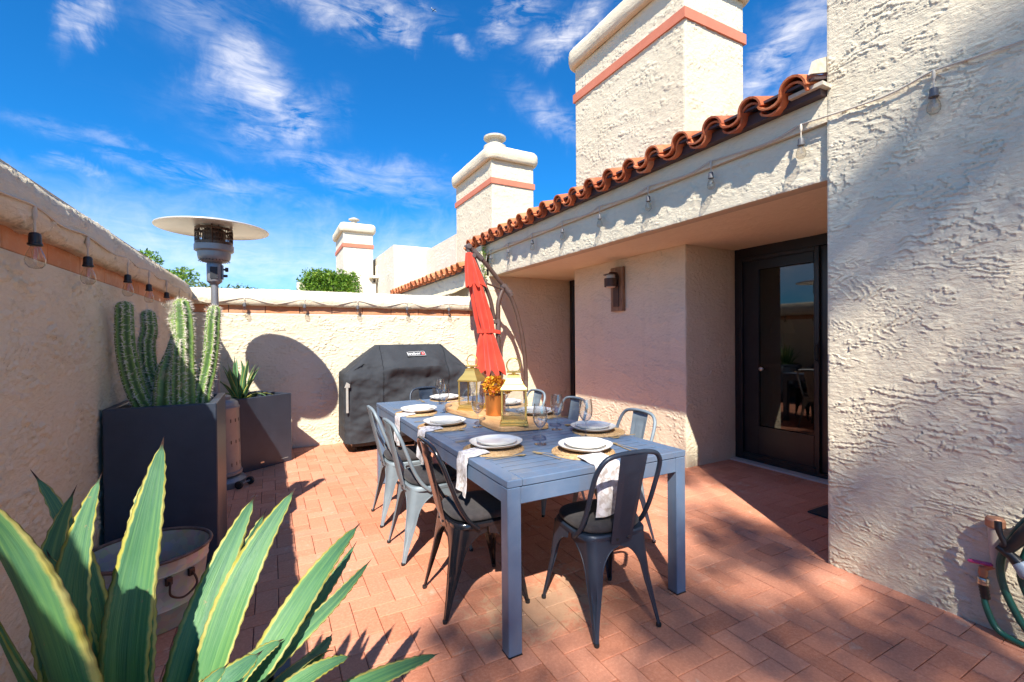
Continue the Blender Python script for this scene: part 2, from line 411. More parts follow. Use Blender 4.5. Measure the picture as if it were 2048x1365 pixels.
M_HEAT = pmat('hammered_grey', (.19, .20, .225), (.23, .24, .26), 8, .42, .35, bd=.0004, bs=200)
M_HEATD = pmat('burnt_steel', (.05, .035, .03), (.11, .07, .05), 30, .4, .8)
M_REFL = pmat('aluminium_reflector', (.72, .70, .66), (.78, .76, .72), 3, .38, .55)
M_BLACKPL = pmat('black_plastic', (.012, .012, .014), None, rough=.35)
M_RUBBER = pmat('black_rubber', (.018, .018, .02), None, rough=.6)
M_COVER = pmat('grey_vinyl_cover', (.020, .023, .030), (.032, .036, .044), 4, .86, bd=.0025, bs=22)
M_WHITE = pmat('white_print', (.8, .8, .8), None, rough=.6)
M_REDP = pmat('red_print', (.6, .02, .02), None, rough=.6)
M_STRAP = pmat('grey_webbing', (.34, .33, .31), (.40, .39, .36), 30, .8)
M_RED = pmat('red_canvas', (.52, .026, .011), (.64, .062, .030), 2.2, .9, bd=.0012, bs=90, sheen=.2)
M_BROWN = pmat('brown_powdercoat', (.070, .040, .032), (.095, .055, .045), 20, .45)
M_BROWN2 = pmat('brown_grey_casting', (.085, .062, .060), (.11, .08, .075), 20, .6)
M_CABLE = pmat('string_cable', (.50, .44, .36), (.56, .50, .41), 20, .6)
M_SOCKET_D = pmat('socket_black', (.014, .014, .018), None, rough=.45)
M_SOCKET_G = pmat('socket_grey', (.10, .10, .11), None, rough=.5)
M_BRASSG = pmat('gold_brass', (.86, .60, .17), (.80, .56, .18), 6, .38, .85)
M_FLAT = pmat('gold_cutlery', (.62, .45, .22), None, rough=.38, metal=.6)
M_COPPER = pmat('copper', (.72, .27, .07), (.62, .21, .05), 8, .36, .75)
M_CHINA = pmat('white_stoneware', (.80, .785, .75), None, rough=.25, coat=.3)
M_HOSE = pmat('green_hose', (.008, .07, .052), (.012, .09, .065), 20, .35)
M_PIPE = pmat('taupe_pipe', (.45, .38, .32), (.52, .45, .38), 15, .6)
M_MAGENTA = pmat('faded_red_handle', (.42, .03, .13), (.50, .06, .16), 20, .5)
M_SILVER = pmat('fitting_metal', (.55, .50, .44), None, rough=.3, metal=1.0)
M_COPPER2 = pmat('ribbed_copper', (.42, .20, .12), None, rough=.5, metal=.4)
M_NOZ = pmat('nozzle_grey_blue', (.28, .34, .40), None, rough=.4)
M_LAMPM = pmat('rust_brown_metal', (.055, .028, .022), (.085, .045, .03), 25, .5, .4)
M_DARKROOM = pmat('room_dark', (.045, .035, .03), (.06, .045, .04), 2, .9)
M_SHADE = pmat('linen_shade', (.55, .42, .28), None, rough=.9)
M_CLAYPOT = M_PLANTER

def mat_wood(name, c1, c2, c3, axis=1, bd=.002, scale=3.0):
    m, nt, N, L, b = newmat(name); b.inputs['Roughness'].default_value = .6
    tc = N.new('ShaderNodeTexCoord'); mp = N.new('ShaderNodeMapping'); L.new(tc.outputs['Object'], mp.inputs[0])
    sc = [14, 14, 14]; sc[axis] = 1.2; mp.inputs['Scale'].default_value = sc
    f = nz(N, L, scale, 7, .65, 1.2, mp.outputs[0])
    L.new(ramp(N, L, f, [(.3, c1), (.5, c2), (.72, c3)]), b.inputs['Base Color']); bump(N, L, b, f, bd); return m
M_BOARD = mat_wood('mango_board', (.44, .21, .085), (.60, .34, .15), (.68, .42, .21))
M_OLDWOOD = mat_wood('weathered_wood', (.07, .035, .02), (.24, .13, .07), (.34, .21, .12), 2, .006)

def mat_weathered(name, base, light, warm, rough=.45):
    m, nt, N, L, b = newmat(name); b.inputs['Roughness'].default_value = rough
    g = N.new('ShaderNodeNewGeometry'); P = g.outputs['Position']
    f = nz(N, L, 3.2, 7, .65, .8, P)
    c = ramp(N, L, f, [(.32, base), (.66, light)])
    mp = N.new('ShaderNodeMapping'); L.new(P, mp.inputs[0]); mp.inputs['Scale'].default_value = (6, 6, 1.2)
    c = mixc(N, L, ramp(N, L, nz(N, L, 1.3, 6, .6, .4, mp.outputs[0]), [(.5, (0,)*3), (.75, (.55,)*3)]), c, warm)
    L.new(c, b.inputs['Base Color'])
    mr = N.new('ShaderNodeMapRange'); L.new(nz(N, L, 12, 5, .6, 0, P), mr.inputs[0]); mr.inputs[3].default_value = rough-.12; mr.inputs[4].default_value = rough+.15
    L.new(mr.outputs[0], b.inputs['Roughness']); bump(N, L, b, nz(N, L, 120, 3, .6, 0, P), .0004); return m
M_TABLE = mat_weathered('blue_grey_aluminium', (.085, .145, .245), (.13, .19, .29), (.155, .15, .165), .38)
def mat_chair(name, base, light, wear, rough, coat=0):
    m, nt, N, L, b = newmat(name)
    tc = N.new('ShaderNodeTexCoord'); P = tc.outputs['Object']
    c = ramp(N, L, nz(N, L, 5, 6, .6, .5, P), [(.35, base), (.68, light)])
    g = N.new('ShaderNodeNewGeometry')
    pt = ramp(N, L, g.outputs['Pointiness'], [(.60, (0,)*3), (.72, (1,)*3)])
    sp = ramp(N, L, nz(N, L, 45, 5, .7, 0, P), [(.56, (0,)*3), (.66, (.7,)*3)])
    c = mixc(N, L, mixc(N, L, 1.0, pt, sp, 'MULTIPLY'), c, wear)
    c = mixc(N, L, ramp(N, L, nz(N, L, 80, 3, .7, 0, P), [(.70, (0,)*3), (.74, (.8,)*3)]), c, wear)
    L.new(c, b.inputs['Base Color']); b.inputs['Roughness'].default_value = rough; b.inputs['Metallic'].default_value = .15
    if coat: b.inputs['Coat Weight'].default_value = coat; b.inputs['Coat Roughness'].default_value = .08
    bump(N, L, b, nz(N, L, 60, 3, .6, 0, P), .0003); return m
M_CH_SLATE = mat_chair('slate_blue_paint', (.014, .024, .046), (.028, .042, .068), (.16, .20, .24), .42)
M_CH_BLACK = mat_chair('gloss_black_paint', (.008, .009, .014), (.014, .015, .02), (.20, .17, .15), .18, .35)
M_CH_GREY = mat_chair('faded_grey_paint', (.17, .215, .25), (.25, .30, .335), (.42, .42, .40), .55)
M_CUSH = pmat('charcoal_fabric', (.022, .019, .022), (.042, .036, .038), 40, .95, bd=.0012, bs=260, sheen=.12)

def mat_thin(name, tint, spec=1.0, edge=1.0):
    m, nt, N, L, b = newmat(name); out = N['Material Output']
    tr = N.new('ShaderNodeBsdfTransparent')
    gl = N.new('ShaderNodeBsdfGlossy'); gl.inputs['Roughness'].default_value = .02
    lw = N.new('ShaderNodeLayerWeight'); lw.inputs[0].default_value = .5
    L.new(ramp(N, L, lw.outputs['Facing'], [(.45, tint), (.92, tuple(x*edge for x in tint))]), tr.inputs[0])
    pw = N.new('ShaderNodeMath'); pw.operation = 'POWER'; L.new(lw.outputs['Facing'], pw.inputs[0]); pw.inputs[1].default_value = 3.5
    mu = N.new('ShaderNodeMath'); mu.operation = 'MULTIPLY_ADD'; mu.use_clamp = True; L.new(pw.outputs[0], mu.inputs[0]); mu.inputs[1].default_value = .55*spec; mu.inputs[2].default_value = .045*spec
    mx = N.new('ShaderNodeMixShader'); L.new(mu.outputs[0], mx.inputs[0]); L.new(tr.outputs[0], mx.inputs[1]); L.new(gl.outputs[0], mx.inputs[2])
    L.new(mx.outputs[0], out.inputs[0]); return m
M_GLASS = mat_thin('clear_glass', (.95, .96, .97), 1.2)
M_STEM = mat_thin('wine_glass_crystal', (.97, .975, .98), 2.8, .55)
M_BULB = mat_thin('bulb_glass', (.90, .87, .82), 1.6, .6)
M_PANE = mat_thin('tinted_door_glass', (.30, .28, .27), 1.9)

def mat_raffia():
    m, nt, N, L, b = newmat('woven_raffia'); b.inputs['Roughness'].default_value = .85
    tc = N.new('ShaderNodeTexCoord'); P = tc.outputs['Object']
    f = nz(N, L, 60, 4, .6, 0, P); L.new(ramp(N, L, f, [(.3, (.34, .19, .085)), (.55, (.52, .34, .17)), (.75, (.64, .47, .28))]), b.inputs['Base Color'])
    bump(N, L, b, nz(N, L, 150, 2, .5, 0, P), .003); return m
M_RAFFIA = mat_raffia()
def mat_napkin():
    m, nt, N, L, b = newmat('patterned_linen'); b.inputs['Roughness'].default_value = .9
    g = N.new('ShaderNodeNewGeometry'); P = g.outputs['Position']
    v = N.new('ShaderNodeTexVoronoi'); v.feature = 'SMOOTH_F1'; v.inputs['Scale'].default_value = 42; L.new(P, v.inputs['Vector'])
    f = ramp(N, L, v.outputs['Distance'], [(.38, (0,)*3), (.46, (1,)*3)])
    f2 = ramp(N, L, nz(N, L, 45, 3, .6, .5, P), [(.45, (0,)*3), (.6, (.8,)*3)])
    c = mixc(N, L, f, (.70, .67, .70), (.50, .44, .42)); c = mixc(N, L, f2, c, (.78, .76, .78))
    L.new(c, b.inputs['Base Color']); bump(N, L, b, nz(N, L, 300, 2, .5, 0, P), .0008); return m
M_NAPKIN = mat_napkin()
def mat_galv():
    m, nt, N, L, b = newmat('aged_galvanised'); b.inputs['Roughness'].default_value = .5; b.inputs['Metallic'].default_value = .35
    tc = N.new('ShaderNodeTexCoord'); P = tc.outputs['Object']
    v = N.new('ShaderNodeTexVoronoi'); v.inputs['Scale'].default_value = 30; L.new(P, v.inputs['Vector'])
    c = mixc(N, L, .25, ramp(N, L, nz(N, L, 4, 6, .6, .5, P), [(.33, (.34, .38, .40)), (.56, (.46, .44, .38)), (.76, (.54, .42, .24))]), v.outputs['Color'], 'SOFT_LIGHT')
    L.new(c, b.inputs['Base Color']); return m
M_GALV = mat_galv()
def mat_agave():
    m, nt, N, L, b = newmat('variegated_agave'); b.inputs['Roughness'].default_value = .52
    b.inputs['Subsurface Weight'].default_value = 0.0
    uv = N.new('ShaderNodeUVMap'); s = N.new('ShaderNodeSeparateXYZ'); L.new(uv.outputs[0], s.inputs[0])
    tc = N.new('ShaderNodeTexCoord'); P = tc.outputs['Object']
    def mt(op, a, c=None, cl=False):
        n = N.new('ShaderNodeMath'); n.operation = op; n.use_clamp = cl
        for i, v in enumerate((a, c)):
            if v is None: continue
            if isinstance(v, (int, float)): n.inputs[i].default_value = v
            else: L.new(v, n.inputs[i])
        return n.outputs[0]
    e = mt('ABSOLUTE', mt('SUBTRACT', mt('MULTIPLY', s.outputs[0], 2), 1.0))
    mp = N.new('ShaderNodeMapping'); L.new(uv.outputs[0], mp.inputs[0]); mp.inputs['Scale'].default_value = (4.5, .7, 1)
    oi = N.new('ShaderNodeObjectInfo'); cb = N.new('ShaderNodeVectorMath'); cb.operation = 'ADD'; L.new(mp.outputs[0], cb.inputs[0])
    cx = N.new('ShaderNodeCombineXYZ'); L.new(mt('MULTIPLY', oi.outputs['Random'], 40), cx.inputs[2]); L.new(cx.outputs[0], cb.inputs[1])
    st = nz(N, L, 1.6, 5, .6, .3, cb.outputs[0])
    inner = ramp(N, L, st, [(.30, (.035, .13, .075)), (.45, (.075, .21, .085)), (.60, (.19, .38, .11)), (.76, (.32, .50, .10))])
    grad = ramp(N, L, s.outputs[1], [(0, (.26, .42, .08)), (.35, (.09, .26, .09)), (1, (.035, .14, .09))])
    inner = mixc(N, L, .5, inner, grad)
    inner = mixc(N, L, ramp(N, L, nz(N, L, 7, 5, .6, 0, P), [(.45, (0,)*3), (.75, (.30,)*3)]), inner, (.16, .34, .20))
    e2 = mt('ADD', e, mt('MULTIPLY', mt('SUBTRACT', nz(N, L, 26, 4, .6, 0, P), .5), .16))
    col = mixc(N, L, ramp(N, L, e2, [(.80, (0,)*3), (.88, (1,)*3)]), inner, ramp(N, L, nz(N, L, 12, 3, .5, 0, P), [(.35, (.46, .42, .06)), (.7, (.60, .56, .20))]))
    sc_ = nz(N, L, 38, 5, .7, .4, P)
    col = mixc(N, L, ramp(N, L, sc_, [(.665, (0,)*3), (.72, (.75,)*3)]), col, (.30, .24, .12))
    dus = nz(N, L, 6, 6, .7, .6, cb.outputs[0]); col = mixc(N, L, ramp(N, L, dus, [(.55, (0,)*3), (.78, (.22,)*3)]), col, (.36, .42, .26))
    col = mixc(N, L, ramp(N, L, e, [(.985, (0,)*3), (.999, (.8,)*3)]), col, (.16, .08, .03))
    tip = ramp(N, L, s.outputs[1], [(.945, (0,)*3), (.97, (1,)*3)])
    col = mixc(N, L, tip, col, (.055, .022, .016))
    L.new(col, b.inputs['Base Color'])
    tl = N.new('ShaderNodeBsdfTranslucent'); L.new(col, tl.inputs[0]); mx = N.new('ShaderNodeMixShader'); mx.inputs[0].default_value = .22
    L.new(b.outputs[0], mx.inputs[1]); L.new(tl.outputs[0], mx.inputs[2]); L.new(mx.outputs[0], N['Material Output'].inputs[0])
    bump(N, L, b, nz(N, L, 5, 5, .6, 0, cb.outputs[0]), .002)
    return m
M_AGAVE = mat_agave()
def mat_leafy(name, stops, rough=.5, trans=.35):
    m, nt, N, L, b = newmat(name); b.inputs['Roughness'].default_value = rough
    g = N.new('ShaderNodeNewGeometry'); col = ramp(N, L, g.outputs['Random Per Island'], stops)
    L.new(col, b.inputs['Base Color'])
    tl = N.new('ShaderNodeBsdfTranslucent'); L.new(col, tl.inputs[0]); mx = N.new('ShaderNodeMixShader'); mx.inputs[0].default_value = trans
    L.new(b.outputs[0], mx.inputs[1]); L.new(tl.outputs[0], mx.inputs[2]); L.new(mx.outputs[0], N['Material Output'].inputs[0]); return m
M_LEAF = mat_leafy('green_leaves', [(0, (.05, .13, .012)), (.5, (.13, .27, .02)), (.85, (.22, .37, .03)), (1, (.30, .36, .05))])
M_LEAF2 = mat_leafy('olive_leaves', [(0, (.05, .10, .02)), (.5, (.10, .17, .03)), (1, (.20, .25, .07))])
M_FLOWER = mat_leafy('autumn_leaves', [(0, (.42, .06, .01)), (.3, (.70, .20, .015)), (.65, (.85, .42, .02)), (1, (.88, .58, .05))], .6, .3)
M_BARK = pmat('bark', (.10, .075, .05), (.17, .13, .09), 12, .9, bd=.01, bs=40)
def mat_cactus():
    m, nt, N, L, b = newmat('cactus_skin'); b.inputs['Roughness'].default_value = .5
    uv = N.new('ShaderNodeUVMap'); s = N.new('ShaderNodeSeparateXYZ'); L.new(uv.outputs[0], s.inputs[0])
    tc = N.new('ShaderNodeTexCoord'); P = tc.outputs['Object']
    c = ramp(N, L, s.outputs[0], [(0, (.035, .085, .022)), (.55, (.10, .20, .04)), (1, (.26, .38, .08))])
    c = mixc(N, L, ramp(N, L, nz(N, L, 20, 5, .6, 0, P), [(.4, (0,)*3), (.7, (.45,)*3)]), c, (.09, .15, .05))
    c = mixc(N, L, ramp(N, L, s.outputs[1], [(.93, (0,)*3), (1, (.6,)*3)]), c, (.35, .36, .08))
    c = mixc(N, L, ramp(N, L, nz(N, L, 14, 6, .7, 1, P), [(.60, (0,)*3), (.68, (.8,)*3)]), c, (.30, .24, .13))
    L.new(c, b.inputs['Base Color']); bump(N, L, b, nz(N, L, 90, 4, .6, 0, P), .0015); return m
M_CACTUS = mat_cactus()
M_SPINE = pmat('pale_spines', (.70, .64, .56), None, rough=.6)
M_AWN = None

# ================================================================== SETTING
LX, BY, RX, SX, DX = -.85, 6.38, 2.955, 3.816, 4.62      # wall planes measured from the place
def struct(name, mb, mat, parent=None, smooth=False): return link(name, mb.mesh(name, smooth), mat, parent, kind='structure')
struct('ground', MB().box(-220, -220, -.5, 220, 220, -.12), M_GRAVEL)
patio = struct('patio', MB().box(LX-.3, -3.2, -.12, 4.72, BY+.05, -.010), M_JOINT)

def build_pavers():
    u = .109; gx, gy = 1.221, 1.527; gap = .0034; rnd = random.Random(5)
    regs = [(LX, -3.1, RX, BY), (RX, 1.525, DX, 3.337), (RX, 3.337, SX, BY), (SX, 5.285, 4.5, BY)]
    def brick_mesh(w, h):
        m = MB(); b = .0028; z1 = .0
        R1 = [(0, 0), (w, 0), (w, h), (0, h)]; R2 = [(b, b), (w-b, b), (w-b, h-b), (b, h-b)]
        rings = [[(x-w/2, y-h/2, -.02) for x, y in R1], [(x-w/2, y-h/2, z1-.0022) for x, y in R1], [(x-w/2, y-h/2, z1) for x, y in R2]]
        m.loft(rings); n = 8; m.f.append((8, 9, 10, 11)); return m
    mh = brick_mesh(2*u-gap, u-gap).mesh('brick'); mv = brick_mesh(u-gap, 2*u-gap).mesh('brick')
    mh.materials.append(M_PAVER); mv.materials.append(M_PAVER)
    full = []; field = MB()
    for i in range(-22, 34):
        for j in range(-44, 47):
            k = (i+j) % 4
            if k == 0: x0, y0, x1, y1, me = i, j, i+2, j+1, mh
            elif k == 2: x0, y0, x1, y1, me = i, j, i+1, j+2, mv
            else: continue
            X0, Y0, X1, Y1 = gx+x0*u, gy+y0*u, gx+x1*u, gy+y1*u
            best = None; inside = False; pcs = []
            for (a, b, c, d) in regs:
                cx0, cy0, cx1, cy1 = max(X0, a), max(Y0, b), min(X1, c), min(Y1, d)
                if cx1-cx0 > .012 and cy1-cy0 > .012:
                    ar = (cx1-cx0)*(cy1-cy0); pcs.append((ar, cx0, cy0, cx1, cy1))
                    if best is None or ar > best[0]: best = (ar, cx0, cy0, cx1, cy1)
            if best is None: continue
            tot = (X1-X0)*(Y1-Y0); inside = sum(p[0] for p in pcs) > tot*.99
            cxm, cym = (X0+X1)/2, (Y0+Y1)/2
            if inside:
                d = cxm*math.sin(yaw)+cym*math.cos(yaw); l = cxm*math.cos(yaw)-cym*math.sin(yaw)
                px = 1024+910*l/d if d > .1 else -9999; py = 682+910*1.38/d if d > .1 else 99999
                vis = d > .5 and 560 < px < 2040 and py < 1400 and not (cxm < .05 and cym > 4.5)
                if cxm > 1.0 and cxm < 1.85 and cym > 3.2 and cym < 4.6: vis = False
                full.append((d if vis else 999+d, cxm, cym, me, X0, Y0, X1, Y1))
            else:
                for _, a, b, c, dd in pcs:
                    z = rnd.uniform(-.0012, .0008)
                    field.add([(a+gap/2, b+gap/2, -.02), (c-gap/2, b+gap/2, -.02), (c-gap/2, dd-gap/2, -.02), (a+gap/2, dd-gap/2, -.02),
                           (a+gap/2, b+gap/2, z), (c-gap/2, b+gap/2, z), (c-gap/2, dd-gap/2, z), (a+gap/2, dd-gap/2, z)],
                          [(4,5,6,7),(0,1,5,4),(1,2,6,5),(2,3,7,6),(3,0,4,7)])
    full.sort(key=lambda q: q[0])
    for n, (d, cx, cy, me, X0, Y0, X1, Y1) in enumerate(full):
        z = rnd.uniform(-.0013, .0009); rz = rnd.uniform(-.006, .006); tx, ty = rnd.uniform(-.004, .004), rnd.uniform(-.004, .004)
        if n < 298:
            o = bpy.data.objects.new('brick', me); COL.objects.link(o); o.parent = patio
            o.location = (cx, cy, z); o.rotation_euler = (tx, ty, rz)
        else:
            w, h = X1-X0-gap, Y1-Y0-gap; s0 = len(field.v)
            m = brick_mesh(w, h); field.add(m.v, m.f)
            Mx = Matrix.Translation((cx, cy, z)) @ Matrix.Rotation(rz, 4, 'Z') @ Matrix.Rotation(tx, 4, 'X') @ Matrix.Rotation(ty, 4, 'Y')
            field.xf(Mx, s0)
    link('brick_field', field.mesh('brick_field'), M_PAVER_I, patio, kind='stuff')
build_pavers()

# ------------------------------------------------------------------ party walls
def coping(name, parent, axis, a0, a1, face, depth, zb, zt, seed, amp=.007, cap_end=False):
    """rounded stucco coping running along an axis; face = plane it overhangs towards the patio"""
    n = 26; prof = []
    # start under the lip, round over the top, down the far side
    pts = [(.03, 0.0), (-.035, -.004), (-.052, .02), (-.058, .05), (-.05, .09), (-.03, .125), (.005, .155), (.05, .178), (.11, .19), (.20, .19), (.28, .18), (.34, .155), (.375, .12), (.385, .06), (.385, 0)]
    s = (zt-zb)/.19
    P0 = [(d*depth/.385 if d > 0 else d, h*s) for d, h in pts]
    dense = []
    for i in range(len(P0)-1):
        L = math.hypot(P0[i+1][0]-P0[i][0], P0[i+1][1]-P0[i][1]); m = max(1, int(L/.012))
        for k in range(m): dense.append((P0[i][0]+(P0[i+1][0]-P0[i][0])*k/m, P0[i][1]+(P0[i+1][1]-P0[i][1])*k/m))
    dense.append(P0[-1]); D = np.array(dense)
    nu = int((a1-a0)/.012); a = np.linspace(a0, a1, nu)
    T = np.gradient(D, axis=0); T /= np.linalg.norm(T, axis=1)[:, None]; Nn = np.stack([-T[:, 1], T[:, 0]], 1)   # outward
    arc = np.concatenate([[0], np.cumsum(np.linalg.norm(np.diff(D, axis=0), axis=1))])
    aa, ss = np.meshgrid(a, arc)
    h = stucco_h(aa+seed, ss*1.0+seed, seed, 1.0)*amp + .010*fbm(aa*.8, ss*2, 2, seed)+.004
    fall = np.ones_like(aa)
    if cap_end: fall = np.sqrt(np.clip(1-np.clip((aa-(a1-cap_end))/cap_end, 0, 1)**2, .0, 1))
    d = D[:, 0][:, None]+Nn[:, 0][:, None]*h; z = D[:, 1][:, None]+Nn[:, 1][:, None]*h
    if cap_end: z = z*(.35+.65*fall); d = .17+(d-.17)*(.55+.45*fall)
    Z = zb+z
    P = np.stack([face-d, aa, Z], -1) if axis == 'Y' else np.stack([aa, face+d, Z], -1)
    me = grid_mesh(name, P, flip=(axis == 'Y'))
    e = MB()
    o = link(name, me, M_STUCCO, parent)
    # end caps + underside closed by one plain core
    core = MB()
    if axis == 'Y': core.box(face-depth+.01, a0+.002, zb, face-.005, a1-.01 if not cap_end else a1-cap_end, zt-.03)
    else: core.box(a0+.002, face+.005, zb, a1-.002, face+depth-.01, zt-.03)
    part('coping_core', core, M_STUCCO, parent)
    return o
def band_bricks(parent, axis, a0, a1, face, z0, z1, first, L=.385):
    rnd = random.Random(3); g = .007
    me = MB().bbox(0, 0, 0, L-g, .09, z1-z0-.002, .004).mesh('brick'); me.materials.append(M_BBRICK)
    x = first
    while x < a1-.05:
        w = min(L, a1-x); sc = (w-g)/(L-g)
        if w > .06:
            o = bpy.data.objects.new('brick', me); COL.objects.link(o); o.parent = parent
            pr = rnd.uniform(-.002, .002)
            if axis == 'Y': o.location = (face-.006+pr, x, z0+.001); o.rotation_euler = (0, 0, R(90))
            else: o.location = (x, face+.006+pr, z0+.001)
            o.scale = (sc, 1, 1)
        x += L
WALL_T = .40
lw = thing('stucco_wall', 'shaded cream stucco wall with clay brick band and rounded coping beside the planters', 'wall', (LX, 2, 0))
lw.location = (0, 0, 0)
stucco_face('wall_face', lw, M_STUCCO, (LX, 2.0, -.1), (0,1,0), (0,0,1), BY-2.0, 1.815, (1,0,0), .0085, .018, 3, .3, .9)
part('wall_core', MB().box(LX-WALL_T+.02, -3.2, -.12, LX, 1.998, 1.715).box(LX-WALL_T+.02, 1.998, -.12, LX-.302, BY, 1.715), M_STUCCO_B, lw)
part('wall_core', MB().box(LX-WALL_T+.05, -3.2, 1.717, LX-.02, BY, 1.816), M_JOINT, lw)
coping('coping', lw, 'Y', -3.2, 6.56, LX, .46, 1.818, 2.07, 4, .017, .35)
band_bricks(lw, 'Y', -3.2, BY-.01, LX, 1.717, 1.812, -3.2+.137)
bw = thing('stucco_wall', 'sunlit cream stucco wall with clay brick band behind the covered grill', 'wall')
stucco_face('wall_face', bw, M_STUCCO, (LX, BY, -.1), (1,0,0), (0,0,1), 2.90-LX, 1.80, (0,-1,0), .0088, .018, 1, .3)
part('wall_core', MB().box(LX, BY+.302, -.12, 2.87, BY+.38, 1.70).box(LX-.4, BY+.02, 1.702, 2.87, BY+.35, 1.80), M_JOINT, bw)
coping('coping', bw, 'X', LX-.35, 2.87, BY, .44, 1.802, 2.0, 9, .014)
band_bricks(bw, 'X', LX, 2.86, BY, 1.702, 1.797, LX+.03)

# ------------------------------------------------------------------ own house
house = thing('town_house', 'cream stucco house with clay tile eave, big square chimney and dark glazed door', 'house')
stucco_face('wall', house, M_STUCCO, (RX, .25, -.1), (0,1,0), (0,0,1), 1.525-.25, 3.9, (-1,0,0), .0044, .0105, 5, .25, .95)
part('wall', MB().box(RX+.252, .25, -.1, 4.85, 1.522, 4.8), M_STUCCO_B, house); part('wall', MB().box(RX, -3.1, -.1, 4.85, .248, 4.8), M_STUCCO_B, house); part('wall', MB().box(RX, .25, 3.802, RX+.25, 1.522, 4.8), M_STUCCO_B, house)
stucco_face('wall', house, M_STUCCO, (SX, 3.337, -.1), (0,1,0), (0,0,1), 5.285-3.337, 2.43, (-1,0,0), .009, .012, 2, .2)
stucco_face('wall', house, M_STUCCO, (SX+.001, 3.337, -.1), (1,0,0), (0,0,1), 4.60-SX, 2.43, (0,-1,0), .010, .013, 6, .2)
part('wall', MB().box(SX+.202, 3.54, -.1, 4.60, 5.283, 2.33), M_STUCCO_B, house)
stucco_face('wall', house, M_STUCCO, (2.902, BY, -.1), (1,0,0), (0,0,1), 4.495-2.902, 2.43, (0,-1,0), .010, .013, 4, .2)
part('wall', MB().box(2.872, BY+.003, 1.805, 2.955, BY+.42, 2.79), M_STUCCO_B, house)
part('wall', MB().box(4.70, 1.525, -.1, 4.85, 2.30, 2.33), M_STUCCO_B, house); part('wall', MB().box(4.497, BY+.002, -.1, 4.9, BY+.25, 2.33), M_STUCCO_B, house)
stucco_face('soffit', house, M_STUCCO, (2.99, 1.527, 2.33), (0,1,0), (1,0,0), BY-1.527, 4.86-2.99, (0,0,-1), .015, .006, 3, .05)
stucco_face('beam', house, M_STUCCO, (2.988, 1.527, 2.315), (0,1,0), (0,0,1), BY-1.527, .335, (-1,0,0), .008, .010, 1, .12)
stucco_face('beam_band', house, M_STUCCO, (RX, 1.527, 2.652), (0,1,0), (0,0,1), BY+.42-1.527, .15, (-1,0,0), .009, .007, 2, .15)
part('fascia_board', MB().box(2.895, 1.53, 2.803, 2.99, 7.0, 2.872), M_FLASH, house)
part('roof_deck', MB().add([(2.83,1.53,2.874),(4.85,1.53,3.45),(4.85,7.0,3.45),(2.83,7.0,2.874),(2.83,1.53,2.89),(4.85,1.53,3.466),(4.85,7.0,3.466),(2.83,7.0,2.89)],
     [(0,3,2,1),(4,5,6,7),(0,1,5,4),(1,2,6,5),(2,3,7,6),(3,0,4,7)]).box(3.0,1.53,2.38,4.85,6.8,2.82), M_FLASH, house)
# flashing where the tiles run into the tall wall
fl = MB().add([(2.80,1.53,2.90),(3.02,1.53,2.97),(3.02,1.53,3.07),(2.84,1.53,2.99),(2.80,1.55,2.90),(3.02,1.55,2.97),(3.02,1.55,3.07),(2.84,1.55,2.99)],[(0,1,2,3),(7,6,5,4),(0,4,5,1),(1,5,6,2),(2,6,7,3),(3,7,4,0)])
fl.box(2.86,1.50,2.84,2.953,1.70,2.862)
part('flashing', fl, M_GALVFL, house)

def tile_mesh():
    """S-shaped clay tile: barrel and pan in one section, thick edges"""
    out = []; n = 9; r = .083
    for k in range(n+1):
        a = math.pi*k/n; out.append((.083-r*math.cos(a), r*math.sin(a)))
    for k in range(1, 7):
        a = math.pi*k/6; out.append((.166+.066*(1-math.cos(a)), -.036*math.sin(a)))
    t = .013; nrm = []
    for i in range(len(out)):
        a = out[max(i-1, 0)]; b = out[min(i+1, len(out)-1)]; dx, dz = b[0]-a[0], b[1]-a[1]; l = math.hypot(dx, dz); nrm.append((-dz/l, dx/l))
    top = out; bot = [(p[0]-q[0]*t, p[1]-q[1]*t) for p, q in zip(out, nrm)]
    ring = top+bot[::-1]; m = MB()
    rings = [[(x, y, z) for y, z in ring] for x in (0, .43)]
    n = len(ring); v = rings[0]+rings[1]; f = [(j, n+j, n+(j+1) % n, (j+1) % n) for j in range(n)]
    h = len(top)
    for base, rev in ((0, False), (n, True)):
        for i in range(h-1):
            q = (base+i, base+i+1, base+n-2-i, base+n-1-i); f.append(q if not rev else q[::-1])
    m.add(v, f); return m.mesh('roof_tile', True)
TILE = tile_mesh(); TILE.materials.append(M_TILE)
def tile_roof(parent, x0, y0, z0, ncol, nrow, pitch=.284, slope=R(16)):
    rnd = random.Random(9)
    deck = thing_part_empty('roof', parent)
    for c in range(ncol):
        for r in range(nrow):
            o = bpy.data.objects.new('roof_tile', TILE); COL.objects.link(o); o.parent = deck
            o.location = (x0+r*.34*math.cos(slope)+rnd.uniform(-.012, .012), y0+c*pitch+rnd.uniform(-.006, .006), z0+r*.34*math.sin(slope)+rnd.uniform(-.002, .004))
            o.rotation_euler = (rnd.uniform(-.02, .02), -slope+.045+rnd.uniform(-.012, .012), rnd.uniform(-.018, .018))
        # short starter tile showing under the eave course
        o = bpy.data.objects.new('roof_tile', TILE); COL.objects.link(o); o.parent = deck
        o.location = (x0+.03, y0+c*pitch+rnd.uniform(-.012, .012), z0-.024); o.rotation_euler = (rnd.uniform(-.02, .02), -slope+.06, rnd.uniform(-.02, .02)); o.scale = (.6, .98, .98)
    return deck
def thing_part_empty(name, parent):
    o = bpy.data.objects.new(name, None); COL.objects.link(o); o.parent = parent; o.empty_display_size = .1; return o
tile_roof(house, 2.80, 1.56, 2.858, 19, 6)

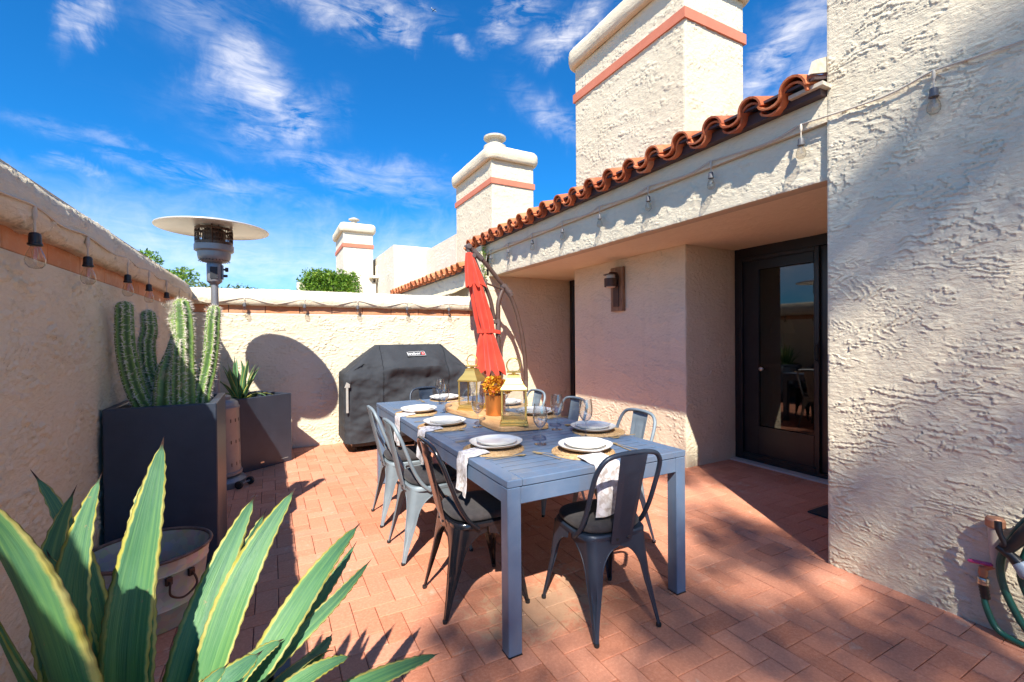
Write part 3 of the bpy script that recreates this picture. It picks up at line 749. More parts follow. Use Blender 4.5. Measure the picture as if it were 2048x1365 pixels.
def build_chimney(parent, res, bumped=False, bottom=2.5):
    ch = thing_part_empty('chimney', parent)
    W, D, T = .93, 1.90, 5.13-2.5
    mat = M_STUCCO
    if not bumped:
        stucco_face('shaft', ch, mat, (0, 0, bottom), (0,1,0), (0,0,1), D, 5.13-bottom, (-1,0,0), res, .015, 2, .2, 1.1)
        stucco_face('shaft', ch, mat, (0.001, 0, bottom), (1,0,0), (0,0,1), W, 5.13-bottom, (0,-1,0), res, .017, 5, .2, 1.1)
        part('shaft', MB().box(.202, .202, bottom, W, D, 5.13), M_STUCCO_B, ch)
    else:
        part('shaft', MB().box(0, 0, bottom, W, D, 5.13), M_STUCCO_FAR, ch)
    b = MB(); o = .027 
    b.box(-o, -o, 4.655, W+o, 0.0, 4.765); b.box(-o, .001, 4.655, 0.0, D+o, 4.765); b.box(W+.001, .001, 4.655, W+o, D+o, 4.765); b.box(0.001, D+.001, 4.655, W, D+o, 4.765)
    part('chimney_band', b, M_BAND, ch)
    # puffy stucco cap
    rings = []; prof = [(.0, 5.132), (.075, 5.12), (.10, 5.15), (.115, 5.20), (.115, 5.27), (.10, 5.33), (.06, 5.375), (.0, 5.395), (-.12, 5.405)]
    nn = 160
    for i, (e, z) in enumerate(prof):
        x0, x1, y0, y1 = -e, W+e, -e, D+e; ring = []; rc = max(.03, e+.05)
        per = []
        for (cx, cy, a0) in ((x1-rc, y0+rc, -90), (x1-rc, y1-rc, 0), (x0+rc, y1-rc, 90), (x0+rc, y0+rc, 180)):
            for k in range(7): a = R(a0+90*k/6); per.append((cx+rc*math.cos(a), cy+rc*math.sin(a)))
        # resample
        d = [0]
        for k in range(len(per)): d.append(d[-1]+math.dist(per[k], per[(k+1) % len(per)]))
        for k in range(nn):
            t = d[-1]*k/nn; j = max(q for q in range(len(per)) if d[q] <= t); f = (t-d[j])/(d[j+1]-d[j]); p, q = per[j], per[(j+1) % len(per)]
            ring.append((p[0]+(q[0]-p[0])*f, p[1]+(q[1]-p[1])*f, z))
        rings.append(ring)
    P = np.array(rings); 
    # densify rows
    rows = []
    for i in range(len(P)-1):
        for k in range(3): rows.append(P[i]+(P[i+1]-P[i])*k/3)
    rows.append(P[-1]); P = np.array(rows)
    ang = np.arange(P.shape[1])[None, :]*.034+0*P[..., 0]; vv = P[..., 2]
    c = np.array([W/2, D/2, 5.25]); dirn = P-c; dirn[..., 0] /= W; dirn[..., 1] /= D; dirn /= np.linalg.norm(dirn, axis=-1)[..., None]
    hh = stucco_h(ang*2, vv*1.3, 4, 1.2)*.010+.012*fbm(ang*1.2, vv*4, 2, 8)
    P = P+dirn*hh[..., None]
    m = MB(); m.loft([[tuple(p) for p in r] for r in P]); m.f.append(tuple((len(P)-1)*nn+j for j in range(nn)))
    part('chimney_cap', m, M_STUCCO, ch, 2)
    fc = MB().lathe([(.25, 5.38), (.25, 5.66), (.24, 5.73), (.13, 5.80), (.13, 5.90)], 24, (W/2, D*.42, 0))
    fc.lathe([(.12, 5.885), (.24, 5.895), (.24, 5.93), (.03, 5.99)], 24, (W/2, D*.42, 0))
    part('flue_cap', fc, M_GALVFL, ch, True)
    return ch
ch1 = build_chimney(house, .0125); ch1.location = (SX, 3.33, 0)

# ------------------------------------------------------------------ doors
def door_part():
    d = thing_part_empty('door', house)
    x = 4.60
    fr = MB(); fr.box(x, 3.272, 0, x+.09, 3.336, 2.328); fr.box(x, 2.30, 2.225, x+.09, 3.270, 2.328); fr.box(x, 2.30, .018, x+.09, 3.270, .06); fr.box(x, 2.30, .062, x+.09, 2.36, 2.223)
    part('door_frame', fr, M_DARKMETAL, d)
    part('threshold', MB().box(4.50, 2.2, -.005, 4.66, 3.33, .016), pmat('pale_threshold', (.55, .50, .44), None, rough=.7), d)
    # screen frame standing proud
    sf = MB(); sf.bbox(x-.02, 3.235, .06, x-.002, 3.270, 2.22); sf.bbox(x-.02, 2.44, .06, x-.002, 2.475, 2.22); sf.bbox(x-.02, 2.477, 2.18, x-.002, 3.233, 2.22); sf.bbox(x-.02, 2.477, .06, x-.002, 3.233, .10)
    part('screen_frame', sf, M_DARKMETAL, d)
    lf = MB(); lf.bbox(x+.01, 3.065, .064, x+.055, 3.266, 2.22, .004); lf.bbox(x+.01, 2.362, .064, x+.055, 2.505, 2.22, .004)
    lf.box(x+.01, 2.507, 2.10, x+.055, 3.063, 2.218); lf.box(x+.01, 2.507, .066, x+.055, 3.063, .385)
    lf.box(x+.002, 2.50, 2.08, x+.009, 3.07, 2.10); lf.box(x+.002, 2.50, .385, x+.009, 3.07, .405)
    part('door_leaf', lf, M_DARKMETAL, d)
    part('pane', MB().box(x+.028, 2.507, .387, x+.034, 3.063, 2.098), M_PANE, d)
    h = MB().tube([(x-.022, 2.458, 1.13), (x-.05, 2.458, 1.14), (x-.05, 2.458, 1.27), (x-.022, 2.458, 1.28)], .008).bbox(x-.026, 2.445, 1.10, x-.021, 2.471, 1.30)
    part('handle', h, M_BLACKPL, d, True)
    b = MB().lathe([(.012, 0), (.02, .02), (.022, .035), (.01, .045)], 12); b.xf(Matrix.Translation((x+.008, 3.02, 1.02)) @ Matrix.Rotation(R(-90), 4, 'Y'))
    part('knob', b, M_SILVER, d, True)
    return d
door_part()
# room behind the door, with a table lamp seen through the glass
room = MB(); rx0, rx1, ry0, ry1, rz1 = 4.86, 7.2, 1.4, 4.4, 2.33
room.add([(rx0,ry0,0),(rx1,ry0,0),(rx1,ry1,0),(rx0,ry1,0),(rx0,ry0,rz1),(rx1,ry0,rz1),(rx1,ry1,rz1),(rx0,ry1,rz1)], [(0,1,2,3),(7,6,5,4),(4,5,1,0),(5,6,2,1),(6,7,3,2)])
room.box(4.69, 3.34, 0, 4.86, 3.5, 2.33).box(4.69, 2.1, 2.2, 4.86, 3.34, 2.33)
part('room_walls', room, M_DARKROOM, house)
tl = thing('table_lamp', 'table lamp with pale shade standing indoors behind the glazed door', 'lamp', (5.25, 3.20, 1.02))
part('lamp_shade', MB().lathe([(.13, .38), (.08, .56)], 20, cap=False), M_SHADE, tl, True)
part('lamp_base', MB().lathe([(.07, 0), (.07, .015), (.012, .03), (.012, .44)], 14), M_SILVER, tl, True)
sdt = single('side_table', MB().box(5.0, 2.9, .98, 5.5, 3.5, 1.02).box(5.02, 2.92, 0, 5.06, 2.96, .98).box(5.44, 2.92, 0, 5.48, 2.96, .98).box(5.02, 3.44, 0, 5.06, 3.48, .98).box(5.44, 3.44, 0, 5.48, 3.48, .98),
       M_OLDWOOD, 'dark side table carrying the lamp behind the glazed door', 'table')
# sliding door in the far recess, seen edge on
sl = thing_part_empty('sliding_door', house)
part('door_frame', MB().bbox(4.50, 6.28, .0, 4.60, 6.377, 2.328, .004).bbox(4.50, 5.29, .0, 4.60, 5.36, 2.328, .004).box(4.50, 5.362, 2.24, 4.60, 6.278, 2.328).box(4.50, 5.362, 0, 4.60, 6.278, .06), M_DARKMETAL, sl)
part('pane', MB().box(4.545, 5.362, .06, 4.552, 6.278, 2.24), M_PANE, sl)
part('room_walls', MB().box(4.62, 5.2, 0, 4.66, 6.5, 2.33), M_DARKROOM, sl)

# wall lamp
wl = thing('wall_lamp', 'rust brown metal wall lamp on a weathered wooden board', 'lamp', (SX-.006, 4.34, 0))
brd = MB().bbox(-.045, -.105, 1.69, 0, .115, 2.225, .006)
rr = random.Random(2)
brd.v = [(a, b+rr.uniform(-.006, .006), c+rr.uniform(-.006, .006)) for a, b, c in brd.v]
part('backboard', brd, M_OLDWOOD, wl)
part('backplate', MB().bbox(-.058, -.045, 1.74, -.046, .055, 2.12, .003), M_LAMPM, wl)
part('lamp_shade', MB().lathe([(.075, 1.985), (.078, 1.985), (.078, 2.085), (.075, 2.085)], 28, (-.135, .005, 0), cap=False), M_LAMPM, wl, True)
part('glass_cylinder', MB().lathe([(.05, 1.975), (.055, 1.98), (.055, 2.13)], 20, (-.135, .005, 0)), pmat('frosted_glass', (.6, .5, .42), None, rough=.6), wl, True)
part('top_disc', MB().lathe([(.09, 2.128), (.092, 2.132), (.02, 2.150), (.015, 2.165)], 28, (-.135, .005, 0)).box(-.14, -.01, 2.15, -.045, .02, 2.165), M_LAMPM, wl, True)

# ------------------------------------------------------------------ neighbours
m, nt, N, L, b = newmat('striped_canvas'); b.inputs['Roughness'].default_value = .9
g = N.new('ShaderNodeNewGeometry'); s = N.new('ShaderNodeSeparateXYZ'); L.new(g.outputs['Position'], s.inputs[0])
q = N.new('ShaderNodeMath'); q.operation = 'MULTIPLY'; L.new(s.outputs[1], q.inputs[0]); q.inputs[1].default_value = 5.5
q2 = N.new('ShaderNodeMath'); q2.operation = 'FRACT'; L.new(q.outputs[0], q2.inputs[0])
L.new(ramp(N, L, q2.outputs[0], [(.5, (.66, .60, .46)), (.52, (.46, .36, .20))]), b.inputs['Base Color']); M_AWN = m

nh = thing('town_house', 'neighbouring stucco house with low tile eave and mid-sized chimney beyond the party wall', 'house')
part('wall', MB().box(RX, 12.34, -.1, 6.5, 18.2, 3.90), M_STUCCO_FAR, nh)
part('wall', MB().box(3.86, 6.9, -.1, 6.4, 12.33, 2.6), M_STUCCO_FAR, nh)
part('parapet', MB().box(3.85, 9.99, 2.6, 6.4, 12.335, 3.80), M_STUCCO_FAR, nh)
part('beam', MB().box(RX, 7.0, 2.05, 3.1, 12.335, 2.50).box(3.101, 7.0, 2.05, 3.85, 12.335, 2.1), M_STUCCO_FAR, nh)
part('fascia_board', MB().box(2.90, 7.0, 2.502, 3.1, 12.335, 2.56), M_FLASH, nh)
part('roof_deck', MB().add([(2.85,7.0,2.575),(4.2,7.0,2.96),(4.2,12.3,2.96),(2.85,12.3,2.575)], [(0,1,2,3)]), M_FLASH, nh)
tile_roof(nh, 2.80, 7.12, 2.562, 18, 3)
ch2 = build_chimney(nh, .02, False, 1.5); ch2.location = (SX, 7.975, -.29)
aw = part('awning', MB().add([(2.945,7.02,2.26),(2.945,11.3,2.26),(2.66,11.3,2.12),(2.66,7.02,2.12),(2.945,7.02,2.25),(2.945,11.3,2.25),(2.66,11.3,2.11),(2.66,7.02,2.11)],[(3,2,1,0),(4,5,6,7),(0,4,7,3),(2,6,5,1),(3,7,6,2)]), M_AWN, nh)
part('window', MB().box(2.97, 7.0, .9, 3.02, 8.4, 2.04).box(2.97, 8.5, .9, 3.02, 9.9, 2.04), M_DARKMETAL, nh)
sc = MB().bbox(2.70, 14.25, 3.22, 2.953, 14.50, 3.30, .01).bbox(2.89, 14.30, 3.302, 2.953, 14.46, 3.62, .01)
part('scupper', sc, M_STUCCO_FAR, nh)
th = thing('town_house', 'farthest house, seen as a white chimney with thin salmon band above the hedge', 'house')
part('wall', MB().box(1.9, 14.4, -.2, 2.9, 18.0, 3.1), M_STUCCO_FAR, th)
ch3 = build_chimney(th, .05, True, 1.0); ch3.location = (1.97, 14.5, -.50); ch3.scale = (.93, .93, 1)
for o in ch3.children:
    if o.name.startswith('flue_cap'): o.scale = (.75, .75, 1); o.location = (.25*.465, .25*.80, -.24)
ivw = single('garden_wall', MB().box(.62, 13.0, -.1, 2.25, 13.3, 2.85), M_STUCCO_FAR, 'low white garden wall almost hidden under the green hedge', 'wall')

# ------------------------------------------------------------------ foliage
def leaf_cloud(n, blobs, size, rnd, flat=0.0):
    """n small bent leaf faces spread through the volume of ellipsoid clumps"""
    g = np.random.default_rng(rnd); m_v = []; m_f = []
    w = np.array([b[3]*b[4]*b[5] for b in blobs])**.67; w = w/w.sum(); ids = g.choice(len(blobs), n, p=w)
    for i in range(n):
        b = blobs[ids[i]]
        d = g.normal(size=3); d /= np.linalg.norm(d); r = g.random()**.38
        p = np.array(b[:3])+d*r*np.array(b[3:6])
        nrm = g.normal(size=3); nrm[2] += .6; nrm /= np.linalg.norm(nrm)
        t = np.cross(nrm, g.normal(size=3)); t /= np.linalg.norm(t); s = np.cross(nrm, t)
        L = size*(.6+.8*g.random()); W = L*.45
        a = p-t*L*.5; c = p+t*L*.5-nrm*L*.12; o = len(m_v)
        m_v += [tuple(a), tuple(p+s*W*.5), tuple(c), tuple(p-s*W*.5)]; m_f.append((o, o+1, o+2, o+3))
    mb = MB(); mb.v = m_v; mb.f = m_f; return mb
def tree(label, loc, blobs, n, size, trunk, mat=M_LEAF, seed=1, group=None):
    t = thing('tree', label, 'tree', loc, 0, group)
    part('crown', leaf_cloud(n, blobs, size, seed), mat, t)
    tr = MB()
    for path, r in trunk: tr.tube(path, r, 8)
    part('trunk', tr, M_BARK, t, True); return t
hb = []
g = random.Random(4)
for i in range(26):
    x = .80+i*.050; top = 3.20+g.uniform(-.05, .08)-(.10 if x < .9 else 0)
    hb += [(x, 13.1+g.uniform(-.1, .1), top-.22, .20, .28, .22), (x, 13.0+g.uniform(-.1, .1), top-.55, .22, .28, .30)]
hd = single('hedge', leaf_cloud(8000, hb, .075, 3), M_LEAF, 'clipped bright green hedge on the wall in front of the farthest chimney', 'hedge')
core = part('stems', MB().tube([(.5, 13.1, 2.4), (2.8, 13.1, 2.4)], .04).tube([(1, 13.1, 1.5), (1.1, 13.1, 2.8)], .03).tube([(2, 13.1, 1.5), (2.1, 13.1, 2.8)], .03), M_BARK, hd, True)
tb = []
g = random.Random(8)
for i in range(30): tb.append((g.uniform(-1.7, 1.5), g.uniform(-1.2, 1.2), 3.6+g.uniform(-1.2, .75)-.14*0, .5, .5, .32))
tree('feathery green tree rising beyond the shaded wall', (-4.25, 20, -.2), [(b[0]+.1, b[1], b[2]+.62, b[3], b[4], b[5]) for b in tb if b[2] < 4.35-.42*(b[0]+.9)], 7500, .13, [([(0,0,0),(.1,0,1.4),(-.1,.1,2.6),(.2,0,3.6)], [.14,.11,.08,.03]), ([(.05,0,1.6),(.7,.2,2.7),(1.1,.3,3.3)], [.08,.05,.02]), ([(0,0,1.8),(-.8,-.2,2.8),(-1.2,-.2,3.3)], [.08,.05,.02])], M_LEAF, 5)
bb = []
for i in range(16): bb.append((-1.2+i*.13, 8.6+g.uniform(-.2, .2), 2.12+g.uniform(-.05, .04)+(.04 if i < 9 else -.05), .14, .2, .13))
for i in range(8): bb.append((-1.1+i*.26, 8.6, 1.6, .25, .25, .4))
bs = single('shrub', leaf_cloud(3800, bb, .06, 6), M_LEAF2, 'row of low olive green shrub tips showing over the sunlit wall', 'shrub')
part('stems', MB().tube([(-.9, 8.6, -.1), (-.9, 8.6, 1.9)], .02).tube([(.2, 8.6, -.1), (.2, 8.6, 1.9)], .02), M_BARK, bs, True)
vb = []
for i in range(20): vb.append((2.90+g.uniform(-.05, .04), BY-.03+g.uniform(-.03, .1), 2.72-i*.042, .035, .04, .05))
vn = single('ivy_vine', leaf_cloud(520, vb, .028, 12), M_LEAF, 'thin ivy vine climbing the wall end behind the red umbrella', 'vine')
part('stems', MB().tube([(2.90, BY-.012, 1.9), (2.915, BY-.014, 2.3), (2.90, BY-.012, 2.74)], .004), M_BARK, vn, True)
# the tree behind the camera whose shade falls on the paving and the tall wall
def shade_tree(label, loc, seed, n, zc, spread):
    g = random.Random(seed); bl = []
    for i in range(46):
        a = g.uniform(0, 6.28); r = spread*math.sqrt(g.random()); bl.append((r*math.cos(a), r*math.sin(a), zc+g.uniform(-.9, .9), g.uniform(.28, .55), g.uniform(.28, .55), g.uniform(.18, .36)))
    tk = [([(0,0,0),(.08,0,zc*.3),(-.05,.05,zc*.6),(.05,0,zc)], [.13,.10,.07,.03])]
    for b in bl[:12]: tk.append(([(0,0,zc*.45),(b[0]*.5,b[1]*.5,(zc*.45+b[2])*.55),(b[0],b[1],b[2])], [.06,.035,.012]))
    return tree(label, loc, bl, n, .10, tk, M_LEAF2, seed)
shade_tree('tall airy tree behind the viewer casting dappled shade on the pavers and tall wall', (-4.25, -10.6, -.1), 21, 13000, 14.2, 2.7)
# airliner
ap = MB().tube([(-18,0,0),(-15,0,0),(14,0,0),(18,0,1)], [.4,2,2,.5], 10).add([(-3,-17,0),(1,0,-.5),(6,0,-.5),(0,-17,0)], [(0,1,2,3)]).add([(-3,17,0),(1,0,-.5),(6,0,-.5),(0,17,0)], [(3,2,1,0)]).add([(12,0,1.5),(17,0,1.5),(19,0,7),(16,0,7)], [(0,1,2,3)]).add([(13,-6,1),(14,0,.5),(17,0,.5),(16,-6,1)], [(0,1,2,3)]).add([(13,6,1),(14,0,.5),(17,0,.5),(16,6,1)], [(3,2,1,0)])
D = 900; azp, elp = .325, .616
single('airliner', ap, M_WHITE, 'tiny white airliner high in the blue sky', 'airplane', True, None, (D*math.sin(azp)*math.cos(elp)*1.0, D*math.cos(azp)*math.cos(elp), D*math.sin(elp)), R(200)).scale = (.28, .28, .28)

# ================================================================== OBJECTS
def bez(P, n=12):
    """Catmull-Rom through points"""
    P = [Vector(p) for p in P]; out = []
    for i in range(len(P)-1):
        a = P[max(i-1, 0)]; b = P[i]; c = P[i+1]; d = P[min(i+2, len(P)-1)]
        for k in range(n):
            t = k/n; out.append(.5*((2*b)+(c-a)*t+(2*a-5*b+4*c-d)*t*t+(3*b-a-3*c+d)*t**3))
    out.append(P[-1]); return [tuple(p) for p in out]

# ------------------------------------------------------------------ dining table
TX0, TX1, TY0, TY1, TZ = .884, 1.962, 1.72, 4.44, .765
tb = thing('dining_table', 'long blue grey slatted metal dining table set for eight', 'table')
def box1(name, x0, y0, z0, x1, y1, z1, mat, par, b=.003): return part(name, MB().bbox(x0, y0, z0, x1, y1, z1, b), mat, par)
bw_ = .075
box1('top_rail', TX0, TY0, TZ-.032, TX0+bw_, TY1, TZ, M_TABLE, tb); box1('top_rail', TX1-bw_, TY0, TZ-.032, TX1, TY1, TZ, M_TABLE, tb)
box1('top_rail', TX0+bw_+.0015, TY0, TZ-.032, TX1-bw_-.0015, TY0+bw_, TZ, M_TABLE, tb); box1('top_rail', TX0+bw_+.0015, TY1-bw_, TZ-.032, TX1-bw_-.0015, TY1, TZ, M_TABLE, tb)
ns = 39; pit = (TY1-TY0-2*bw_)/ns
sm = MB().bbox(TX0+bw_+.0015, 0, TZ-.022, TX1-bw_-.0015, pit-.0085, TZ-.0012, .0015).mesh('slat'); sm.materials.append(M_TABLE)
for i in range(ns):
    o = link('slat', sm, None, tb); o.location = (0, TY0+bw_+.003+i*pit, 0)
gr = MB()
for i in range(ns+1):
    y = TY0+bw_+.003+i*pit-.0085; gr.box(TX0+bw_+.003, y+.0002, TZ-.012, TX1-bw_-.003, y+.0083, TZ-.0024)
part('slat_gap_shade', gr, M_BLACKPL, tb, kind='stuff')  # black strips laid in the slat gaps to stand for their shade
part('underframe', MB().box(TX0+.1, TY0+.08, TZ-.06, TX0+.14, TY1-.08, TZ-.024).box(TX1-.14, TY0+.08, TZ-.06, TX1-.1, TY1-.08, TZ-.024).box(1.40, TY0+.08, TZ-.06, 1.44, TY1-.08, TZ-.024), M_TABLE, tb)
box1('apron', TX0+.068, TY0+.004, .655, TX1-.068, TY0+.03, TZ-.035, M_TABLE, tb); box1('apron', TX0+.068, TY1-.03, .655, TX1-.068, TY1-.004, TZ-.035, M_TABLE, tb)
box1('apron', TX0+.004, TY0+.068, .655, TX0+.03, TY1-.068, TZ-.035, M_TABLE, tb); box1('apron', TX1-.03, TY0+.068, .655, TX1-.004, TY1-.068, TZ-.035, M_TABLE, tb)
for (x, y) in ((TX0+.001, TY0+.001), (TX1-.068, TY0+.001), (TX0+.001, TY1-.068), (TX1-.068, TY1-.068)):
    lg = box1('leg', x, y, .004, x+.066, y+.066, TZ-.034, M_TABLE, tb)
    part('foot_cap', MB().box(x-.001, y-.001, 0, x+.067, y+.067, .0035), M_BLACKPL, lg)

# ------------------------------------------------------------------ metal cafe chairs
def leg_mb(sx, sy):
    ty = .178 if sy > 0 else -.158; tx = .178 if sy > 0 else .165
    fx, fy = (.220, .222) if sy > 0 else (.186, -.232)
    ztop = .432; half_x = tx; half_y = .168
    Z = [0.012, .05, .10, .14, .18, .22, .26, .29, .315, .335, .35, .362, .372, .382, .394, .41, ztop]
    m = MB(); rings = []; edA = []; edB = []
    for z in Z:
        t = z/ztop; bul = .010*math.sin(math.pi*min(1, t*1.0))
        cx = fx+(tx-fx)*t**.85-bul*.3; cy = (fy+(ty-fy)*t**.85)
        cxs, cys = sx*cx, cy
        def wid(half):
            zb, hb = .245, .148
            w0 = .016+(.055-.016)*min(1, z/zb)**1.4
            if z <= zb: return w0
            q = (z-zb)/hb
            A = half-.055
            a = A*math.sqrt(max(0, 1-q*q)) if q < 1 else 0
            return min(half-a, half-.001) if q < 1 else half-.001
        wx = wid(cx); wy = wid(half_y+abs(cy)*0+(.0 if True else 0)) if False else wid(half_y)
        if z > .393: wx = cx-.001; 
        rc = min(.040, min(wx, wy)*.75)*(0.35+.65*min(1, z/.3))
        pts = [(wx, 0), ((wx+rc)/2, 0)]
        flute = .010*max(0, math.sin(math.pi*min(1, max(0, (z-.07)/.19))))
        for k in range(7):
            a = math.pi/2*k/6; px = rc-rc*math.sin(a); py = rc-rc*math.cos(a)
            f = flute*(1 if 2 <= k <= 4 else 0)
            pts.append((px+f*.7, py+f*.7))
        pts += [(0, (wy+rc)/2), (0, wy)]
        th = .0022; inn = []
        for i, (a, b) in enumerate(pts):
            if i <= 1: inn.append((a, b+th))
            elif i >= len(pts)-2: inn.append((a+th, b))
            else: inn.append((a+th*.7, b+th*.7))
        sgy = 1 if sy > 0 else -1
        ring = [(cxs-sx*a, cys-sgy*b, z) for a, b in pts+inn[::-1]]
        rings.append(ring); edA.append((cxs-sx*(wx-.002), cys-sgy*.002, z)); edB.append((cxs-sx*.002, cys-sgy*(wy-.002), z))
    m.loft(rings, cap=True)
    m.tube(edA[:14], .0042, 6); m.tube(edB[:14], .0042, 6)
    return m
def super_ring(ax, ay, cy, z, n=40, e=3.2):
    r = []
    for k in range(n):
        a = 2*math.pi*k/n; c, s = math.cos(a), math.sin(a)
        r.append((ax*abs(c)**(2/e)*math.copysign(1, c), cy+ay*abs(s)**(2/e)*math.copysign(1, s), z))
    return r
def chair_proto(mat, name='metal_chair'):
    t = thing(name, 'x', 'chair')
    s = MB().loft([super_ring(.172, .166, .01, .425, e=5), super_ring(.182, .174, .01, .43, e=5), super_ring(.184, .177, .01, .447, e=4.5), super_ring(.178, .171, .01, .455, e=4.5), super_ring(.160, .153, .01, .452, e=4)], cap=True)
    part('seat', s, mat, t, True)
    for sx, sy in ((-1, 1), (1, 1), (-1, -1), (1, -1)):
        l = part('leg', leg_mb(sx, sy), mat, t, True)
        fx, fy = (.216, .218) if sy > 0 else (.182, -.228)
        part('foot_cap', MB().lathe([(.011, 0), (.0125, .003), (.0125, .016)], 10, (sx*fx-.006*sx, fy-.005*(1 if sy > 0 else -1), 0)), M_RUBBER, l, True)
    hp = []
    for sx in (-1, 1):
        side = [(sx*.178, -.045, .425), (sx*.180, -.10, .475), (sx*.181, -.150, .56), (sx*.182, -.190, .66), (sx*.180, -.222, .745), (sx*.168, -.245, .80), (sx*.135, -.258, .838), (sx*.08, -.264, .852), (0, -.266, .856)]
        hp.append(side)
    path = bez(hp[0]+hp[1][::-1][1:], 4)
    part('back_frame', MB().tube(path, .0115, 10), mat, t, True)
    def sy_(z): return -.166-(z-.44)*.235-.012
    sp = MB(); rings = []
    for i in range(25):
        z = .415+(.848-.415)*i/24; w = .058+.017*(i/24); y = sy_(z); pts = []
        e = 0
        for k in range(13):
            u = -1+k/6
            inpan = .5 <= abs(u) <= .68 and 4 <= i <= 20 or (abs(u) < .6 and i in (4, 20))
            off = .0035 if inpan else 0
            pts.append((u*w, y-.010*(1-u*u)*.7-off, z))
        back = [(a, b+.003, c) for a, b, c in pts]
        rings.append(pts+back[::-1])
    sp.loft(rings, cap=True); part('backrest', sp, mat, t, True)
    for x in (-.03, .03):
        part('bolt', MB().lathe([(.007, 0), (.007, .004), (.003, .006)], 8).xf(Matrix.Translation((x, -.182, .437)) @ Matrix.Rotation(R(90), 4, 'X')), M_BLACKPL, t, True)
    return t
def cushion_mb():
    n = 48
    def r(a, z, e=3.0): return super_ring(a, a*.96, .015, z, n, e)
    return MB().loft([r(.150, .456), r(.172, .459), r(.180, .468), r(.181, .480), r(.176, .490), r(.160, .497), r(.12, .500), r(.05, .501)], cap=True)
ch_slate = chair_proto(M_CH_SLATE); ch_black = chair_proto(M_CH_BLACK); ch_grey = chair_proto(M_CH_GREY)
GRP = 'metal cafe chairs round the dining table'
place(ch_slate, (1.455, 1.815, 0), R(-4), 'slate blue metal chair at the near table end with an opaque navy cushion', GRP)
place(ch_black, (.955, 2.26, 0), R(-91), 'glossy black metal chair tucked at the long side nearest the viewer', GRP)
place(ch_grey, (.915, 2.925, 0), R(-89), 'faded grey metal chair directly behind the glossy black chair', GRP)
g2 = copy_tree(ch_grey); place(g2, (.925, 3.545, 0), R(-91), 'faded grey metal chair nearest the grill on the planter side', GRP)
g3 = copy_tree(ch_grey); place(g3, (2.03, 2.42, 0), R(88), 'grey metal chair on the house side closest to the alcove corner', GRP)
g4 = copy_tree(ch_grey); place(g4, (2.04, 3.18, 0), R(91), 'grey metal chair on the house side below the wall lamp, middle of its row', GRP)
g5 = copy_tree(ch_grey); place(g5, (2.05, 3.84, 0), R(89), 'grey metal chair on the house side in front of the umbrella foot', GRP)
g6 = copy_tree(ch_slate); place(g6, (1.45, 4.42, 0), R(181), 'dark metal chair at the far table end against the grill cover', GRP)
for (loc, rz, lab) in (((1.455, 1.815, 0), -4, 'round cornered dark cushion on the near end slate chair'), ((.955, 2.26, 0), -91, 'charcoal cushion on the glossy black chair'),
        ((.915, 2.925, 0), -89, 'charcoal cushion on the grey chair behind the black one'), ((.925, 3.545, 0), -91, 'charcoal cushion on the grey chair nearest the grill'),
        ((2.03, 2.42, 0), 88, 'dark cushion on the grey chair by the alcove corner'), ((2.04, 3.18, 0), 91, 'dark cushion on the middle chair of the house side'),
        ((2.05, 3.84, 0), 89, 'dark cushion on the chair in front of the umbrella foot'), ((1.45, 4.42, 0), 181, 'dark cushion on the far end chair by the grill')):
    if 'CM' not in globals(): CM = cushion_mb().mesh('seat_cushion', True); CM.materials.append(M_CUSH)
    o = bpy.data.objects.new('seat_cushion', CM); COL.objects.link(o); o['label'] = lab; o['category'] = 'cushion'; o['group'] = 'cushions on the metal chairs'
    o.location = loc; o.rotation_euler = (0, 0, R(rz))

# ------------------------------------------------------------------ place settings
def mat_mesh():
    m = MB()                                         # coiled, braided round mat: rows of raised rope, each with plaits
    n = 144; rings = []
    for k in range(15):
        r0 = .162*(k+.0)/14
        for s, z in ((.0, .0012), (.5, .0065)):
            r = .004+.162*(k+s)/14.5
            rings.append([((r+.0018*math.sin(a*36+k*1.3)*(1 if s else 0))*math.cos(a), (r)*math.sin(a), z+(.0018*math.sin(a*(12+k*4)+k) if s else 0)) for a in [2*math.pi*i/n for i in range(n)]])
    rings.append([(.169*math.cos(a), .169*math.sin(a), 0) for a in [2*math.pi*i/n for i in range(n)]])
    m.loft(rings); return m
MATM = mat_mesh().mesh('placemat', True); MATM.materials.append(M_RAFFIA)
def plate_mesh(r, h, seed):
    m = MB(); n = 72; prof = [(.0, .010), (r*.5, .009), (r*.68, .011), (r*.86, h*.62), (r, h), (r*1.012, h+.0012), (r*1.008, h-.003), (r*.88, h*.62-.006), (r*.62, .001), (r*.55, .000), (0.001, 0)]
    rings = []
    for q, z in prof:
        rings.append([((max(q, .0008))*(1+.012*math.sin(2*a+seed)+.006*math.sin(5*a))*math.cos(a), max(q, .0008)*(1+.012*math.sin(2*a+seed)+.006*math.sin(5*a))*math.sin(a), z+(.0012*math.sin(3*a+seed) if q > r*.9 else 0)) for a in [2*math.pi*i/n for i in range(n)]])
    m.loft(rings, cap=True); me = m.mesh('plate', True); me.materials.append(M_CHINA); return me
PL1 = plate_mesh(.146, .028, 0); PL2 = plate_mesh(.112, .024, 1.5)
def wineglass():
    prof_o = [(.036, 0), (.036, .0015), (.012, .004), (.0042, .012), (.0036, .05), (.0042, .085), (.010, .093), (.026, .108), (.038, .130), (.042, .155), (.0405, .185), (.036, .215), (.0345, .232)]
    prof_i = [(.0337, .232), (.0352, .215), (.0396, .185), (.0410, .155), (.0370, .130), (.0245, .110), (.008, .0975), (.001, .096)]
    m = MB().lathe(prof_o+prof_i, 28); me = m.mesh('wine_glass', True); me.materials.append(M_STEM); return me
WG = wineglass()
